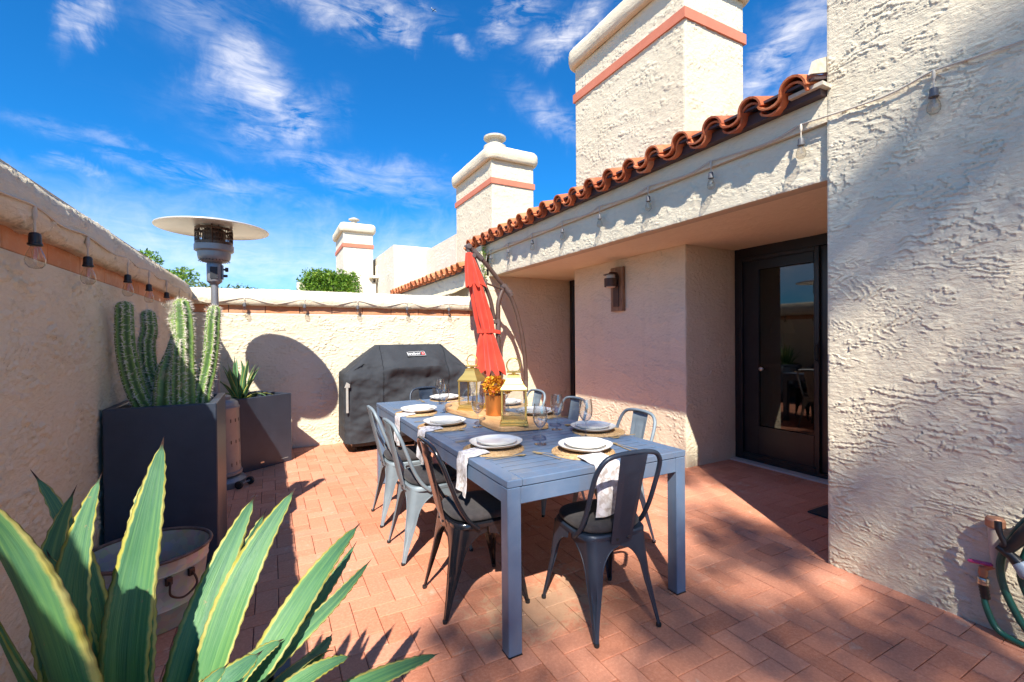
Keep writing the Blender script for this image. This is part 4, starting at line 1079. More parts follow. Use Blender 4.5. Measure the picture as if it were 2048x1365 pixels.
def fork_m():
    m = MB(); m.loft([[(x, y, z) for x, z in ((-w, h), (0, h+.0012), (w, h), (0, h-.0012))] for y, w, h in ((-.10, .0045, .002), (-.06, .004, .0028), (-.01, .0022, .004), (.03, .0022, .005), (.045, .009, .0035), (.06, .0112, .002))], cap=True)
    for k in range(4):
        x = -.0084+k*.0056; m.loft([[(x-.0014, y, z), (x, y, z+.0008), (x+.0014, y, z), (x, y, z-.0008)] for y, z in ((.058, .0022), (.08, .003), (.098, .0055))], cap=True)
    return m
def knife_m():
    return MB().loft([[(x, y, z) for x, z in ((-w, .0025), (o, .0025+h), (w2, .0025), (o, .0025-h))] for y, w, w2, o, h in ((-.11, .004, .004, 0, .002), (-.09, .0045, .0045, 0, .0022), (0, .0035, .0035, 0, .002), (.012, .004, .006, .001, .001), (.08, .004, .008, .002, .0008), (.105, .002, .007, .003, .0006), (.115, -.003, .006, .004, .0004))], cap=True)
def spoon_m():
    m = MB().loft([[(x, y, z) for x, z in ((-w, h), (0, h+.001), (w, h), (0, h-.0012))] for y, w, h in ((-.10, .0045, .002), (-.06, .004, .0028), (0, .0022, .004), (.045, .0025, .005))], cap=True)
    rings = []
    for k in range(9):
        t = k/8; y = .043+.045*t; w = .0145*math.sin(math.pi*min(1, .12+.88*t)**.9)+.001; d = .004*math.sin(math.pi*t)
        rings.append([(-w, y, .005), (-w*.5, y, .005-d), (0, y, .0046-d*1.3), (w*.5, y, .005-d), (w, y, .005), (w*.5, y, .0042-d), (0, y, .0038-d*1.3), (-w*.5, y, .0042-d)])
    return m.loft(rings, cap=True)
FK = fork_m().mesh('fork', True); KN = knife_m().mesh('knife', True); SP = spoon_m().mesh('spoon', True)
for q in (FK, KN, SP): q.materials.append(M_FLAT)
def put(name, me, cat, lab, grp, x, y, z, rz, base, brz):
    c, s = math.cos(brz), math.sin(brz)
    o = bpy.data.objects.new(name, me); COL.objects.link(o); o.location = (base[0]+c*x-s*y, base[1]+s*x+c*y, z); o.rotation_euler = (0, 0, brz+rz)
    o['label'] = lab; o['category'] = cat; o['group'] = grp; return o
seats = [((1.108, 2.29), -90, 'at the place before the glossy black chair', 1), ((1.075, 3.045), -90, 'at the place before the second planter side chair', 1), ((1.075, 3.68), -90, 'at the planter side place nearest the grill', 1),
         ((1.845, 2.365), 90, 'at the house side place by the alcove', 0), ((1.85, 3.10), 90, 'at the middle house side place', 0), ((1.87, 3.66), 90, 'at the house side place nearest the umbrella', 0),
         ((1.495, 1.985), 0, 'at the near table end', 0), ((1.515, 4.285), 180, 'at the far table end', 0)]
rs = random.Random(12)
for (bx, by), rz, where, side in seats:
    b = R(rz); T = TZ
    off = (.03, -.03) if side else (-.03, -.02)
    put('placemat', MATM, 'placemat', 'round woven raffia placemat '+where, 'round raffia placemats', off[0], off[1], T, rs.uniform(0, 6), (bx, by), b)
    put('dinner_plate', PL1, 'plate', 'large white stoneware plate '+where, 'large white plates', 0, 0, T+.0105, rs.uniform(0, 6), (bx, by), b)
    put('small_plate', PL2, 'plate', 'smaller white plate on the large one '+where, 'smaller white plates', .004, .003, T+.0235, rs.uniform(0, 6), (bx, by), b)
    if rz == 0:
        put('fork', FK, 'fork', 'outer gold fork crossing its twin at the near table end', 'gold forks', -.245, .005, T+.001, R(14), (bx, by), b)
        put('fork', FK, 'fork', 'inner gold fork crossing its twin at the near table end', 'gold forks', -.215, .01, T+.004, R(38), (bx, by), b)
    else:
        put('fork', FK, 'fork', 'gold fork '+where, 'gold forks', -.205, -.06, T+.001, R(rs.uniform(-6, 6)), (bx, by), b)
        put('fork', FK, 'fork', 'second, outer gold fork '+where, 'gold forks', -.228, -.055, T+.001, R(rs.uniform(-6, 6)), (bx, by), b)
    put('knife', KN, 'knife', 'gold knife '+where, 'gold knives', .215, -.05, T+.001, R(rs.uniform(-10, 2)), (bx, by), b)
    put('spoon', SP, 'spoon', 'gold spoon '+where, 'gold spoons', .238, -.03, T+.001, R(rs.uniform(-4, 14)), (bx, by), b)
for (x, y, w) in ((1.359, 2.226, 'nearest the viewer, by the board corner'), (1.672, 2.526, 'beside the near lantern on the house side'), (1.700, 2.249, 'behind the near end plate, closest to the alcove'), (1.249, 2.864, 'in front of the copper vase'),
                  (1.257, 3.569, 'at the rounded far corner of the board'), (1.386, 4.05, 'standing farthest off, by the far end plate'), (1.70, 3.36, 'seen through the near lantern'), (1.62, 3.86, 'seen between the far lantern and the flowers')):
    put('wine_glass', WG, 'glass', 'clear stemmed wine glass '+w, 'wine glasses', 0, 0, TZ, rs.uniform(0, 6), (x, y), 0)
# napkins hanging over the table edge
def napkin(lab, cx, cy, rz, w, drop, inn, seed):
    m = MB(); g = random.Random(seed); nu = 14; rows = []
    path = []
    for k in range(9): path.append((-inn+inn*k/8, .010 if k < 3 else .004+.000*k))
    # local frame: x outwards over the edge, y across, z up (0 = table top)
    path = [(-inn, .0135), (-inn*.75, .0125), (-inn*.55, .0105), (-inn*.38, .006), (-inn*.22, .004), (-.012, .004), (-.003, .004), (.003, .001), (.006, -.006), (.007, -.02)]
    nd = 12
    for k in range(1, nd+1): path.append((.008+.004*math.sin(k*.5+seed), -.02-(drop-.02)*k/nd))
    L = 0
    for i, (x, z) in enumerate(path):
        row = []
        for j in range(nu+1):
            v = j/nu; hang = max(0, -z)/drop
            wob = .005*hang*math.sin(v*7+seed)+.002*math.sin(v*13+i*.5); yy = (v-.5)*w*(1-.07*hang)+.008*hang*math.sin(seed*2+hang*2)
            zz = z+(.012*hang*hang*math.sin(v*2.5+seed) if hang > 0 else 0)
            row.append((x+(wob+.004*hang if hang > 0 else 0), yy, zz+(.0015*math.sin(v*9+seed) if hang == 0 and i > 2 and i < 5 else 0)))
        rows.append(row)
    for r in rows:
        pass
    rings = [r+[(a+(.0028 if abs(c) > .012 and c < 0 else 0), b, c+(.0028 if c >= -.012 else 0)) for a, b, c in r[::-1]] for r in rows]
    m.loft(rings, cap=True)
    o = link('napkin', m.mesh('napkin', True), M_NAPKIN); o['label'] = lab; o['category'] = 'napkin'; o['group'] = 'patterned napkins hanging off the table'
    o.location = (cx, cy, TZ+.0005); o.rotation_euler = (0, 0, R(rz)); return o
napkin('pale patterned napkin hanging down beside the glossy black chair', TX0, 2.215, 180, .138, .20, .12, 1)
napkin('pale patterned napkin hanging down by the second planter side chair', TX0, 2.95, 180, .15, .20, .12, 2)
napkin('pale patterned napkin hanging down by the chair nearest the grill', TX0, 3.60, 180, .15, .21, .12, 3)
napkin('pale patterned napkin hanging down behind the near end chair', 1.424, TY0, -90, .150, .235, .14, 4)

# serving board
pts = [(1.292, 2.632), (1.40, 2.596), (1.56, 2.566), (1.635, 2.570), (1.66, 2.62), (1.665, 2.85), (1.655, 3.10), (1.64, 3.40), (1.66, 3.62), (1.65, 3.84), (1.58, 3.90), (1.46, 3.90), (1.36, 3.83), (1.295, 3.66), (1.275, 3.52), (1.30, 3.36), (1.325, 3.20), (1.36, 3.14), (1.405, 3.10), (1.395, 3.045), (1.345, 3.03), (1.305, 2.98), (1.285, 2.85)]
def smooth_poly(P, it=2):
    for _ in range(it):
        Q = []
        for i in range(len(P)):
            a, b = P[i], P[(i+1) % len(P)]; Q += [(a[0]*.8+b[0]*.2, a[1]*.8+b[1]*.2), (a[0]*.2+b[0]*.8, a[1]*.2+b[1]*.8)]
        P = Q
    return P
single('serving_board', MB().prism(smooth_poly(pts), TZ+.001, TZ+.034, .015), M_BOARD, 'thick live edge wooden serving board down the middle of the table', 'board', False)
BZ = TZ+.034
def lantern(x, y, rz, lab):
    t = thing('lantern', lab, 'lantern', (x, y, BZ), rz, 'brass lanterns')
    part('base', MB().bbox(-.094, -.094, 0, .094, .094, .012, .002).bbox(-.088, -.088, .0125, .088, .088, .03, .003).bbox(-.080, -.080, .0305, .080, .080, .040, .002), M_BRASSG, t)
    for sx in (-1, 1):
        for sy in (-1, 1):
            part('post', MB().bbox(min(sx*.074, sx*.084), min(sy*.074, sy*.084), .041, max(sx*.074, sx*.084), max(sy*.074, sy*.084), .228, .001), M_BRASSG, t)
    r = MB().bbox(-.089, -.089, .229, .089, .089, .240, .002)
    def sq(h, z):
        o = []
        for (a, b) in ((-1, -1), (1, -1), (1, 1), (-1, 1)):
            for k in range(4):
                c, d = ((1, 0), (0, 1), (-1, 0), (0, -1))[((-1, -1), (1, -1), (1, 1), (-1, 1)).index((a, b))]
                o.append((a*h+c*2*h*k/4, b*h+d*2*h*k/4, z))
        return o
    r.loft([sq(.084, .241), sq(.079, .252), sq(.070, .265), sq(.060, .278), sq(.051, .293), sq(.044, .310), sq(.040, .328)], cap=True)
    r.bbox(-.032, -.032, .329, .032, .032, .333, .001).bbox(-.012, -.012, .3335, .012, .012, .343, .001).bbox(-.046, -.030, .3435, .046, .030, .354, .002)
    part('lid', r, M_BRASSG, t)
    a = [(.046*math.cos(q), 0, .390+.050*math.sin(q)) for q in [R(-50+k*280/28) for k in range(29)]]
    part('ring_handle', MB().tube(a, .0045, 8), M_BRASSG, t, True)
    for (x0, y0, x1, y1) in ((-.073, -.080, .073, -.078), (-.073, .078, .073, .080), (-.080, -.073, -.078, .073), (.078, -.073, .080, .073)):
        part('pane', MB().box(x0, y0, .042, x1, y1, .228), M_GLASS, t)
    return t
lantern(1.437, 2.69, -yaw, 'brass lantern at the near end of the serving board, left of nothing but glass')
bpy.data.objects['lantern']['label'] = 'nearer brass lantern, facing the viewer squarely beside the copper vase'
lantern(1.445, 3.42, R(-50), 'farther brass lantern, turned cornerwise in front of the red umbrella')
vz = single('vase', MB().lathe([(.066, 0), (.073, .003), (.0745, .02), (.075, .145), (.076, .15), (.0735, .15), (.0725, .14), (.070, .02), (.0, .012)], 40), M_COPPER, 'round copper vase between the two brass lanterns', 'vase', True, None, (1.487, 3.075, BZ))
fb = []
g = random.Random(3)
for i in range(34):
    a = g.uniform(0, 6.28); e = g.uniform(-.15, 1.5); r = .080
    fb.append((r*1.15*math.cos(a)*math.cos(e), r*1.15*math.sin(a)*math.cos(e), .185+.085*math.sin(e), .028, .028, .024))
bq = thing('flower_bouquet', 'dense dome of orange and yellow autumn blooms in the copper vase', 'flowers', (1.487, 3.075, BZ))
part('leaves', leaf_cloud(1300, fb, .030, 5), M_FLOWER, bq)
st = MB()
for i in range(16):
    a = i*.39; st.tube([(.02*math.cos(a), .02*math.sin(a), .02), (.05*math.cos(a), .05*math.sin(a), .14), (.07*math.cos(a), .07*math.sin(a), .19)], .002, 5)
part('stems', st, M_BARK, bq)

# ------------------------------------------------------------------ covered grill
def grill():
    t = thing('covered_grill', 'large gas grill under a dark grey vinyl cover against the sunlit wall', 'grill')
    X0, X1, Y0, Y1 = .775, 2.385, 5.68, 6.30
    levels = []
    def rect(x0, x1, y0, y1, rc, z):
        o = []; n = 44
        segs = [((x0+rc, y0), (x1-rc, y0), 84), ((x1-rc, y0), (x1, y0+rc), 5), ((x1, y0+rc), (x1, y1-rc), 30), ((x1, y1-rc), (x1-rc, y1), 5), ((x1-rc, y1), (x0+rc, y1), 84), ((x0+rc, y1), (x0, y1-rc), 5), ((x0, y1-rc), (x0, y0+rc), 30), ((x0, y0+rc), (x0+rc, y0), 5)]
        for a, b, k in segs:
            for i in range(k): o.append((a[0]+(b[0]-a[0])*i/k, a[1]+(b[1]-a[1])*i/k, z))
        return np.array(o)
    rows = []
    for i in range(46):
        f = i/45; z = .14+(.945-.14)*f
        rows.append(rect(X0-.012*(1-f)+0, X1+.012*(1-f), Y0-.02*(1-f), Y1, .05, z))
    top = rect(1.20, 2.05, 5.93, 6.12, .02, 1.295); sh = rect(X0+.012, X1-.012, Y0+.012, Y1-.01, .05, .965)
    rows.append(sh)
    for i in range(1, 31):
        f = i/30; rows.append(sh+(top-sh)*f)
    P = np.array(rows); X = P[..., 0]; Y = P[..., 1]; Z = P[..., 2]
    front = np.clip((Y1-.12-Y)/.5, 0, 1)
    bl = sstep(1.14, 1.36, X)*(1-sstep(1.90, 2.06, X))
    # lid bulges over the shelf between the two front folds
    Y2 = Y-front*bl*.075*sstep(.86, 1.0, Z)*(1-sstep(1.10, 1.29, Z))
    Z2 = Z+front*bl*.045*np.exp(-((Z-.965)/.05)**2)
    w = fbm(X*3.0+Y*1.3, Z*4.2, 4, 3)*.048*sstep(.13, .3, Z+.1)*(1-.6*sstep(.98, 1.2, Z))
    w += .016*np.sin(X*14+3*fbm(X*2, Z*3, 2, 8))*np.clip((.95-Z)/.8, 0, 1)*np.clip((Z-.1)/.3, 0, 1)
    w += .012*fbm(X*9+2*fbm(X*2,Z*2,2,4), Z*13, 4, 9)
    sag = -.028*np.abs(np.sin((X-X0)*2.6))*(Z < .16)
    cx = (X0+X1)/2; cy = (Y0+Y1)/2
    nx = (X-cx)/((X1-X0)/2); ny = (Y-cy)/((Y1-Y0)/2); sl = np.abs(nx) > np.abs(ny)*.98
    dirx = np.where(sl, np.sign(nx), 0); diry = np.where(sl, 0, np.sign(ny))
    back = (Y > Y1-.06)
    w = np.where(back, 0, w)
    P2 = np.stack([X+dirx*w*.6, Y2+diry*w, Z2+sag*sstep(.3, .14, Z)*0+np.where(Z < .2, .018*np.sin(X*5), 0)], -1)
    m = MB(); m.loft([[tuple(p) for p in r] for r in P2]); n = P2.shape[1]; m.f.append(tuple((len(P2)-1)*n+j for j in range(n)))
    part('cover', m, M_COVER, t, 2)
    # stitched seams
    def surf(x, z):
        best = None
        for i in range(P2.shape[0]):
            r = P2[i]; 
            q = r[(r[:, 1] < 6.05)]; k = np.argmin(abs(q[:, 0]-x)+abs(q[:, 2]-z)*1.0)
            d = abs(q[k, 0]-x)+abs(q[k, 2]-z)
            if best is None or d < best[0]: best = (d, q[k])
        return best[1]
    for x in (1.225, 2.06):
        pth = []
        for i in range(0, P2.shape[0], 3):
            r = P2[i][:84]; k = np.argmin(abs(r[:, 0]-x)); pth.append((r[k, 0], r[k, 1]-.003, r[k, 2]+.001))
        part('seam', MB().tube(pth, .004, 5), M_BLACKPL, t)
    fold = []
    for x in np.linspace(.80, 2.36, 60):
        r = P2[46][:84]; k = np.argmin(abs(r[:, 0]-x)); fold.append((r[k, 0], r[k, 1]-.002, r[k, 2]-.004))
    part('seam', MB().tube(fold, .0045, 5), M_COVER, t)
    # strap with buckle on the short side
    part('strap', MB().bbox(X0+.002, 5.640, .50, X0+.028, 5.652, .80, .002).add([(X0-.015,5.64,.80),(X0+.045,5.64,.80),(X0+.045,5.636,.84),(X0+.01,5.636,.865),(X0-.015,5.655,.80),(X0+.045,5.655,.80),(X0+.045,5.655,.84),(X0+.01,5.655,.865)],[(0,1,2,3),(7,6,5,4),(0,4,5,1),(1,5,6,2),(2,6,7,3),(3,7,4,0)]), M_STRAP, t)
    # printed patch
    a = Vector(tuple(surf(1.665, 1.13))); b = Vector(tuple(surf(1.665, 1.205)))
    upv = (b-a).normalized(); nr = Vector((1, 0, 0)).cross(upv).normalized()
    if nr.y > 0: nr = -nr
    c = (a+b)/2+nr*.012
    Mx = Matrix((Vector((1, 0, 0)), upv, Vector((1, 0, 0)).cross(upv))).transposed().to_4x4(); Mx.translation = c
    pt = part('brand_patch', MB().bbox(-.125, -.045, -.006, .125, .045, -.0005, .001), M_COVER, t); pt.matrix_local = Mx
    fr = MB()
    o1 = [(-.118, .030), (-.095, .036), (.10, .040), (.112, .036), (.120, -.036), (-.112, -.036)]
    for i in range(6):
        p, q = o1[i], o1[(i+1) % 6]; d = Vector((q[0]-p[0], q[1]-p[1], 0)).normalized(); n_ = Vector((-d.y, d.x, 0))*.0018
        A = Vector((*p, 0)); B = Vector((*q, 0)); fr.add([tuple(A-n_+Vector((0,0,.0008))), tuple(B-n_+Vector((0,0,.0008))), tuple(B+n_+Vector((0,0,.0008))), tuple(A+n_+Vector((0,0,.0008)))], [(0,1,2,3)])
    link('outline', fr.mesh('outline'), M_WHITE, pt)
    cu = bpy.data.curves.new('lettering', 'FONT'); cu.body = 'weber'; cu.size = .066; cu.extrude = .0006; cu.offset = .0004; cu.align_x = 'CENTER'; cu.align_y = 'CENTER'; cu.space_character = 1.02
    tmp = bpy.data.objects.new('lettering_curve', cu); COL.objects.link(tmp); bpy.context.view_layer.update()
    lme = bpy.data.meshes.new_from_object(tmp.evaluated_get(bpy.context.evaluated_depsgraph_get())); bpy.data.objects.remove(tmp); lme.materials.clear()
    lo = link('lettering', lme, M_WHITE, pt); lo.location = (-.030, .002, .0012)
    em = MB().add([(.068, -.024, .001), (.108, -.024, .001), (.108, .024, .001), (.068, .024, .001)], [(0,1,2,3)])
    link('emblem', em.mesh('emblem'), M_REDP, pt)
    e2 = MB().lathe([(.012, .0018), (.001, .0019)], 16, (.088, .004, 0)).add([(.078,-.020,.0018),(.082,-.020,.0018),(.088,-.004,.0018)],[(0,1,2)]).add([(.094,-.020,.0018),(.098,-.020,.0018),(.088,-.004,.0018)],[(0,1,2)])
    link('emblem_kettle', e2.mesh('emblem_kettle'), pmat('pink_print', (.8, .35, .35), None, rough=.6), pt)
    # cart foot showing below the hem
    part('cart', MB().bbox(.86, 5.78, .05, 2.30, 6.22, .14, .01), M_BLACKPL, t)
    for x in (.90, 2.26):
        for y in (5.82, 6.18): part('caster', MB().tube([(x-.012, y, .03), (x+.012, y, .03)], .03, 14), M_RUBBER, t, True)
    return t
grill()

# ------------------------------------------------------------------ cantilever umbrella
def umbrella():
    Yp = 5.86; t = thing('cantilever_umbrella', 'closed red cantilever umbrella hanging from a curved brown arm', 'umbrella', (2.9, Yp, 0))
    def w(x, z, y=0): return (x-2.9, y, z)
    arm = bez([w(2.43, 2.655), w(2.55, 2.555), w(2.70, 2.42), w(2.895, 2.21), w(3.045, 2.05), w(3.17, 1.80), w(3.265, 1.45), w(3.31, 1.15), w(3.335, .85), w(3.335, .70)], 6)
    part('curved_arm', MB().tube(arm, .032, 14), M_BROWN, t, True)
    part('post', MB().tube(bez([w(2.9, 0), w(2.895, .6), w(2.885, 1.2), w(2.885, 1.7), w(2.90, 1.9), w(2.98, 2.11)], 6), .034, 14), M_BROWN, t, True)
    part('sleeve', MB().tube([w(2.885, 1.40), w(2.885, 1.64)], .040, 14), M_BROWN2, t, True)
    part('strut', MB().tube(bez([w(2.515, 2.50), w(2.58, 2.34), w(2.68, 2.12), w(2.77, 1.90), w(2.82, 1.64)], 6), .028, 12), M_BROWN, t, True)
    part('link_rod', MB().tube([w(2.70, 2.14, -.02), w(2.95, 2.07, -.02)], .014, 8), M_BROWN, t, True)
    for (x, z, r, y0, y1) in ((2.44, 2.64, .040, -.04, .04), (2.51, 2.515, .033, -.045, .035), (2.83, 1.60, .030, -.04, .035), (2.97, 2.115, .032, -.045, .04), (3.07, 2.03, .034, -.045, .04), (2.68, 2.15, .028, -.035, .035)):
        part('joint', MB().tube([w(x, z, y0), w(x, z, y0+.008), w(x, z, y1-.008), w(x, z, y1)], [r*.8, r, r, r*.8], 20), M_BROWN2, t, True)
    part('clamp', MB().tube([w(2.98, 2.13), w(3.10, 1.98)], .043, 12), M_BROWN2, t, True)
    part('clamp', MB().tube([w(2.50, 2.595), w(2.64, 2.475)], .042, 12), M_BROWN2, t, True)
    part('crank_end', MB().tube([w(3.335, .74), w(3.335, .66), w(3.34, .60), w(3.38, .56)], [.032, .034, .022, .012], 12), M_BROWN2, t, True)
    part('hanger', MB().tube([w(2.435, 2.63), w(2.44, 2.55)], [.03, .022], 12), M_BROWN2, t, True)
    # folded canopy: an upper vent tier, a waist strap and a flaring skirt, all in deep folds
    A = [(2.445, 2.57), (2.47, 2.42), (2.52, 2.18), (2.58, 1.94), (2.64, 1.68), (2.685, 1.50), (2.70, 1.36), (2.725, 1.12), (2.75, .90)]
    def axis(z):
        for i in range(len(A)-1):
            if A[i][1] >= z >= A[i+1][1]:
                f = (A[i][1]-z)/(A[i][1]-A[i+1][1]); return A[i][0]+(A[i+1][0]-A[i][0])*f
        return A[-1][0] if z < A[-1][1] else A[0][0]
    def tier(z0, z1, rf, folds, seed, point):
        rows = []; n = 176; nz_ = 40
        for i in range(nz_+1):
            f = i/nz_; row = []
            for k in range(n):
                a = 2*math.pi*k/n
                ph = a*folds+seed+.5*math.sin(a*2+seed)+.5*f*math.sin(a*3)
                s_ = math.sin(ph); fold = (abs(s_)**.7*math.copysign(1, s_))
                r = rf(f); dep = (.14+.34*min(1, f*1.3))
                rr = r*(1+dep*fold*.5+.08*math.sin(a*3+seed+f*2)+.04*math.sin(a*17+f*9+seed)*f)
                z = z0+(z1-z0)*f+(point*(1 if fold > 0 else -1)*abs(fold)*f**6 if point else 0)
                x = axis(z)
                row.append((x-2.9+rr*math.cos(a), rr*math.sin(a)*.92, z+.004*math.sin(a*9+f*20)))
            rows.append(row)
        m = MB(); m.loft(rows); return m
    part('canopy', tier(2.555, 2.10, lambda f: .044+.080*f**.8, 7, .3, -.028), M_RED, t, 2)
    part('canopy', tier(2.20, 1.44, lambda f: .090+.034*f-.018*max(0, f-.75)*4, 8, 1.1, 0), M_RED, t, 2)
    part('canopy', tier(1.44, .88, lambda f: .098+.095*f**.8, 9, 2.2, -.045), M_RED, t, 2)
    tz = 1.47; ring = []
    for k in range(33):
        a = 2*math.pi*k/32; ring.append((axis(tz)-2.9+.112*math.cos(a), .104*math.sin(a), tz))
    part('tie_strap', MB().loft([[(x, y, z+.028) for x, y, z in ring[:-1]], [(x, y, z-.028) for x, y, z in ring[:-1]]]).add([(axis(tz)-2.9+.09, -.07, tz+.028), (.0, -.045, tz+.005), (.0, -.045, tz-.045), (axis(tz)-2.9+.09, -.07, tz-.028)], [(0,1,2,3)]), M_RED, t, 2)
    # centre hub seen dark inside the skirt, and the cross base
    part('ribs', MB().tube([w(axis(1.5), 1.5), w(axis(.9), .80)], .022, 8), M_BLACKPL, t)
    part('base', MB().bbox(-.45, -.04, 0, .30, .04, .04, .005).bbox(-.04, -.42, .0, .04, -.041, .04, .005).bbox(-.04, .041, .0, .04, .42, .04, .005).lathe([(.06, .04), (.05, .10), (.04, .14)], 16), M_BROWN2, t)
    return t
umbrella()

# ------------------------------------------------------------------ patio heater
def heater():
    t = thing('patio_heater', 'tall grey mushroom patio heater between the two dark planters', 'heater', (-.46, 5.11, 0))
    part('base', MB().lathe([(.235, 0), (.24, .01), (.24, .055), (.225, .07), (.20, .085), (.18, .10)], 48), M_HEAT, t, True)
    tk = part('tank_cover', MB().lathe([(.198, .105), (.207, .11), (.207, .135), (.197, .14), (.186, .72), (.190, .725), (.190, .745), (.183, .75), (.176, .785), (.150, .805), (.120, .812), (.118, .84), (.105, .85), (.03, .852)], 56), M_HEAT, t, True)
    sl = MB().box(-.004, -.0015, -.016, .004, .0015, .016).mesh('vent_slot'); sl.materials.append(M_BLACKPL)
    for z, r in ((.62, .1885), (.42, .192), (.21, .1955)):
        for k in range(22):
            a = 2*math.pi*k/22; o = link('vent_slot', sl, None, tk); o.location = (r*math.cos(a), r*math.sin(a), z); o.rotation_euler = (0, 0, a+math.pi/2)
    part('pole', MB().tube([(0, 0, .85), (0, 0, 1.94)], .031, 20), M_HEAT, t, True)
    part('control_body', MB().lathe([(.034, 1.90), (.060, 1.925), (.063, 1.93), (.063, 2.09), (.058, 2.10)], 28), M_HEAT, t, True)
    part('label_plate', MB().bbox(-.030, -.068, 1.95, .030, -.0655, 2.06, .001), M_COVER, t)
    part('knob_plate', MB().bbox(.060, -.03, 1.95, .072, .03, 2.085, .003), M_HEAT, t)
    part('knob', MB().tube([(.073, 0, 2.045), (.085, 0, 2.045), (.087, 0, 2.045), (.112, 0, 2.045)], [.008, .010, .022, .020], 16), M_BLACKPL, t, True)
    part('knob', MB().tube([(.073, 0, 1.985), (.10, 0, 1.985), (.106, 0, 1.985)], [.013, .013, .008], 12), M_BLACKPL, t, True)
    bowl = part('burner_bowl', MB().lathe([(.058, 2.10), (.10, 2.112), (.128, 2.135), (.134, 2.165), (.136, 2.20), (.152, 2.208), (.160, 2.215), (.160, 2.265), (.154, 2.27)], 56), M_HEAT, t, True)
    vs = MB().box(-.004, -.0012, -.018, .004, .0012, .018).mesh('vent_slot'); vs.materials.append(M_BLACKPL)
    for k in range(28):
        a = 2*math.pi*k/28; o = link('vent_slot', vs, None, bowl); o.location = (.1175*math.cos(a), .1175*math.sin(a), 2.1245); o.rotation_euler = (R(-52), 0, a+math.pi/2); o.scale = (1, 1, .8)
    scr = MB()
    scr.lathe([(.150, 2.27), (.153, 2.27), (.153, 2.295), (.150, 2.295)], 56, cap=False); scr.lathe([(.150, 2.40), (.153, 2.40), (.153, 2.425), (.150, 2.425)], 56, cap=False)
    for k in range(44):
        a = 2*math.pi*k/44; scr.tube([(.151*math.cos(a), .151*math.sin(a), 2.29), (.151*math.cos(a+.05), .151*math.sin(a+.05), 2.345), (.151*math.cos(a), .151*math.sin(a), 2.405)], .0032, 4)
    for z in (2.325, 2.37): scr.lathe([(.150, z-.003), (.1535, z-.003), (.1535, z+.003), (.150, z+.003)], 56, cap=False)
    for k in range(3):
        a = 2*math.pi*k/3+.5; scr.box(-.012, -.002, 2.27, .012, .002, 2.425) if False else scr.tube([(.154*math.cos(a), .154*math.sin(a), 2.27), (.154*math.cos(a), .154*math.sin(a), 2.44)], .008, 4)
    part('burner_screen', scr, M_HEATD, t, True)
    part('emitter', MB().lathe([(.09, 2.26), (.095, 2.40), (.06, 2.43)], 32), M_HEATD, t, True)
    rf = MB().lathe([(.150, 2.440), (.30, 2.440), (.452, 2.418), (.458, 2.414), (.460, 2.418), (.455, 2.426), (.30, 2.466), (.12, 2.488), (.01, 2.490)], 72, cap=False)
    rf.lathe([(.150, 2.441), (.001, 2.445)], 40, cap=False)
    part('reflector', rf, M_REFL, t, True)
    for k in range(4):
        a = .4+k*math.pi/2; part('standoff', MB().tube([(.12*math.cos(a), .12*math.sin(a), 2.42), (.12*math.cos(a), .12*math.sin(a), 2.50)], .006, 6), M_BLACKPL, t, True)
    wa = R(-35)
    for s in (-1, 1):
        c = Vector((.235*math.cos(wa), .235*math.sin(wa), .036)); d = Vector((math.cos(wa), math.sin(wa), 0)); sd = Vector((-math.sin(wa), math.cos(wa), 0))
        p = c+d*.045+sd*.075*s
        part('wheel', MB().tube([tuple(p-sd*.014), tuple(p-sd*.010), tuple(p+sd*.010), tuple(p+sd*.014)], [.026, .036, .036, .026], 20), M_RUBBER, t, True)
    c = Vector((.235*math.cos(wa), .235*math.sin(wa), .036))+Vector((math.cos(wa), math.sin(wa), 0))*.045; sd = Vector((-math.sin(wa), math.cos(wa), 0))
    part('axle', MB().tube([tuple(c-sd*.075), tuple(c+sd*.075)], .010, 8), M_HEAT, t, True)
    return t
heater()

# ------------------------------------------------------------------ planters
def planter(lab, loc, rz, w, d, h, wall=.045, taper=0.0, tag=False):
    t = thing('planter', lab, 'planter', loc, rz)
    def rg(x, y, z, i=0):
        b = .006; X, Y = w/2-i, d/2-i
        return [(-X+b, -Y, z), (X-b, -Y, z), (X, -Y+b, z), (X, Y-b, z), (X-b, Y, z), (-X+b, Y, z), (-X, Y-b, z), (-X, -Y+b, z)]
    m = MB().loft([rg(0, 0, 0, taper), rg(0, 0, h-.004), rg(0, 0, h, .004), rg(0, 0, h, wall-.003), rg(0, 0, h-.005, wall), rg(0, 0, h-.16, wall)], cap=False)
    m.f.append(tuple(reversed(range(len(m.v)-48, len(m.v)-40))))
    part('box', m, M_PLANTER, t)
    g = np.linspace(-1, 1, 26); gx, gy = np.meshgrid(g, g)
    P = np.stack([gx*(w/2-wall), gy*(d/2-wall), h-.065+.018*fbm(gx*4+loc[0], gy*4, 4, 3)], -1)
    link('soil', grid_mesh('soil', P), M_SOIL, t)
    if tag:
        part('maker_plate', MB().bbox(-.075, -d/2-.003, .055, -.035, -d/2-.0003, .07, .0005), M_SILVER, t)
        part('scratch', MB().bbox(.16, -d/2-.003, .045, .25, -d/2-.0003, .050, .0005).xf(Matrix.Rotation(0, 4, 'Z')), M_STRAP, t)
    return t
planter('tall dark charcoal planter holding the columnar cactus, nearer the viewer', (-.556, 3.55, 0), 0, .53, .60, 1.0)
planter('shorter dark charcoal planter set cornerwise against the sunlit wall', (-.215, 5.835, 0), R(34), .60, .60, .767, tag=True)
planter('low dark planter under the large foreground agave', (-.235, 1.15, 0), 0, .55, .55, .50)

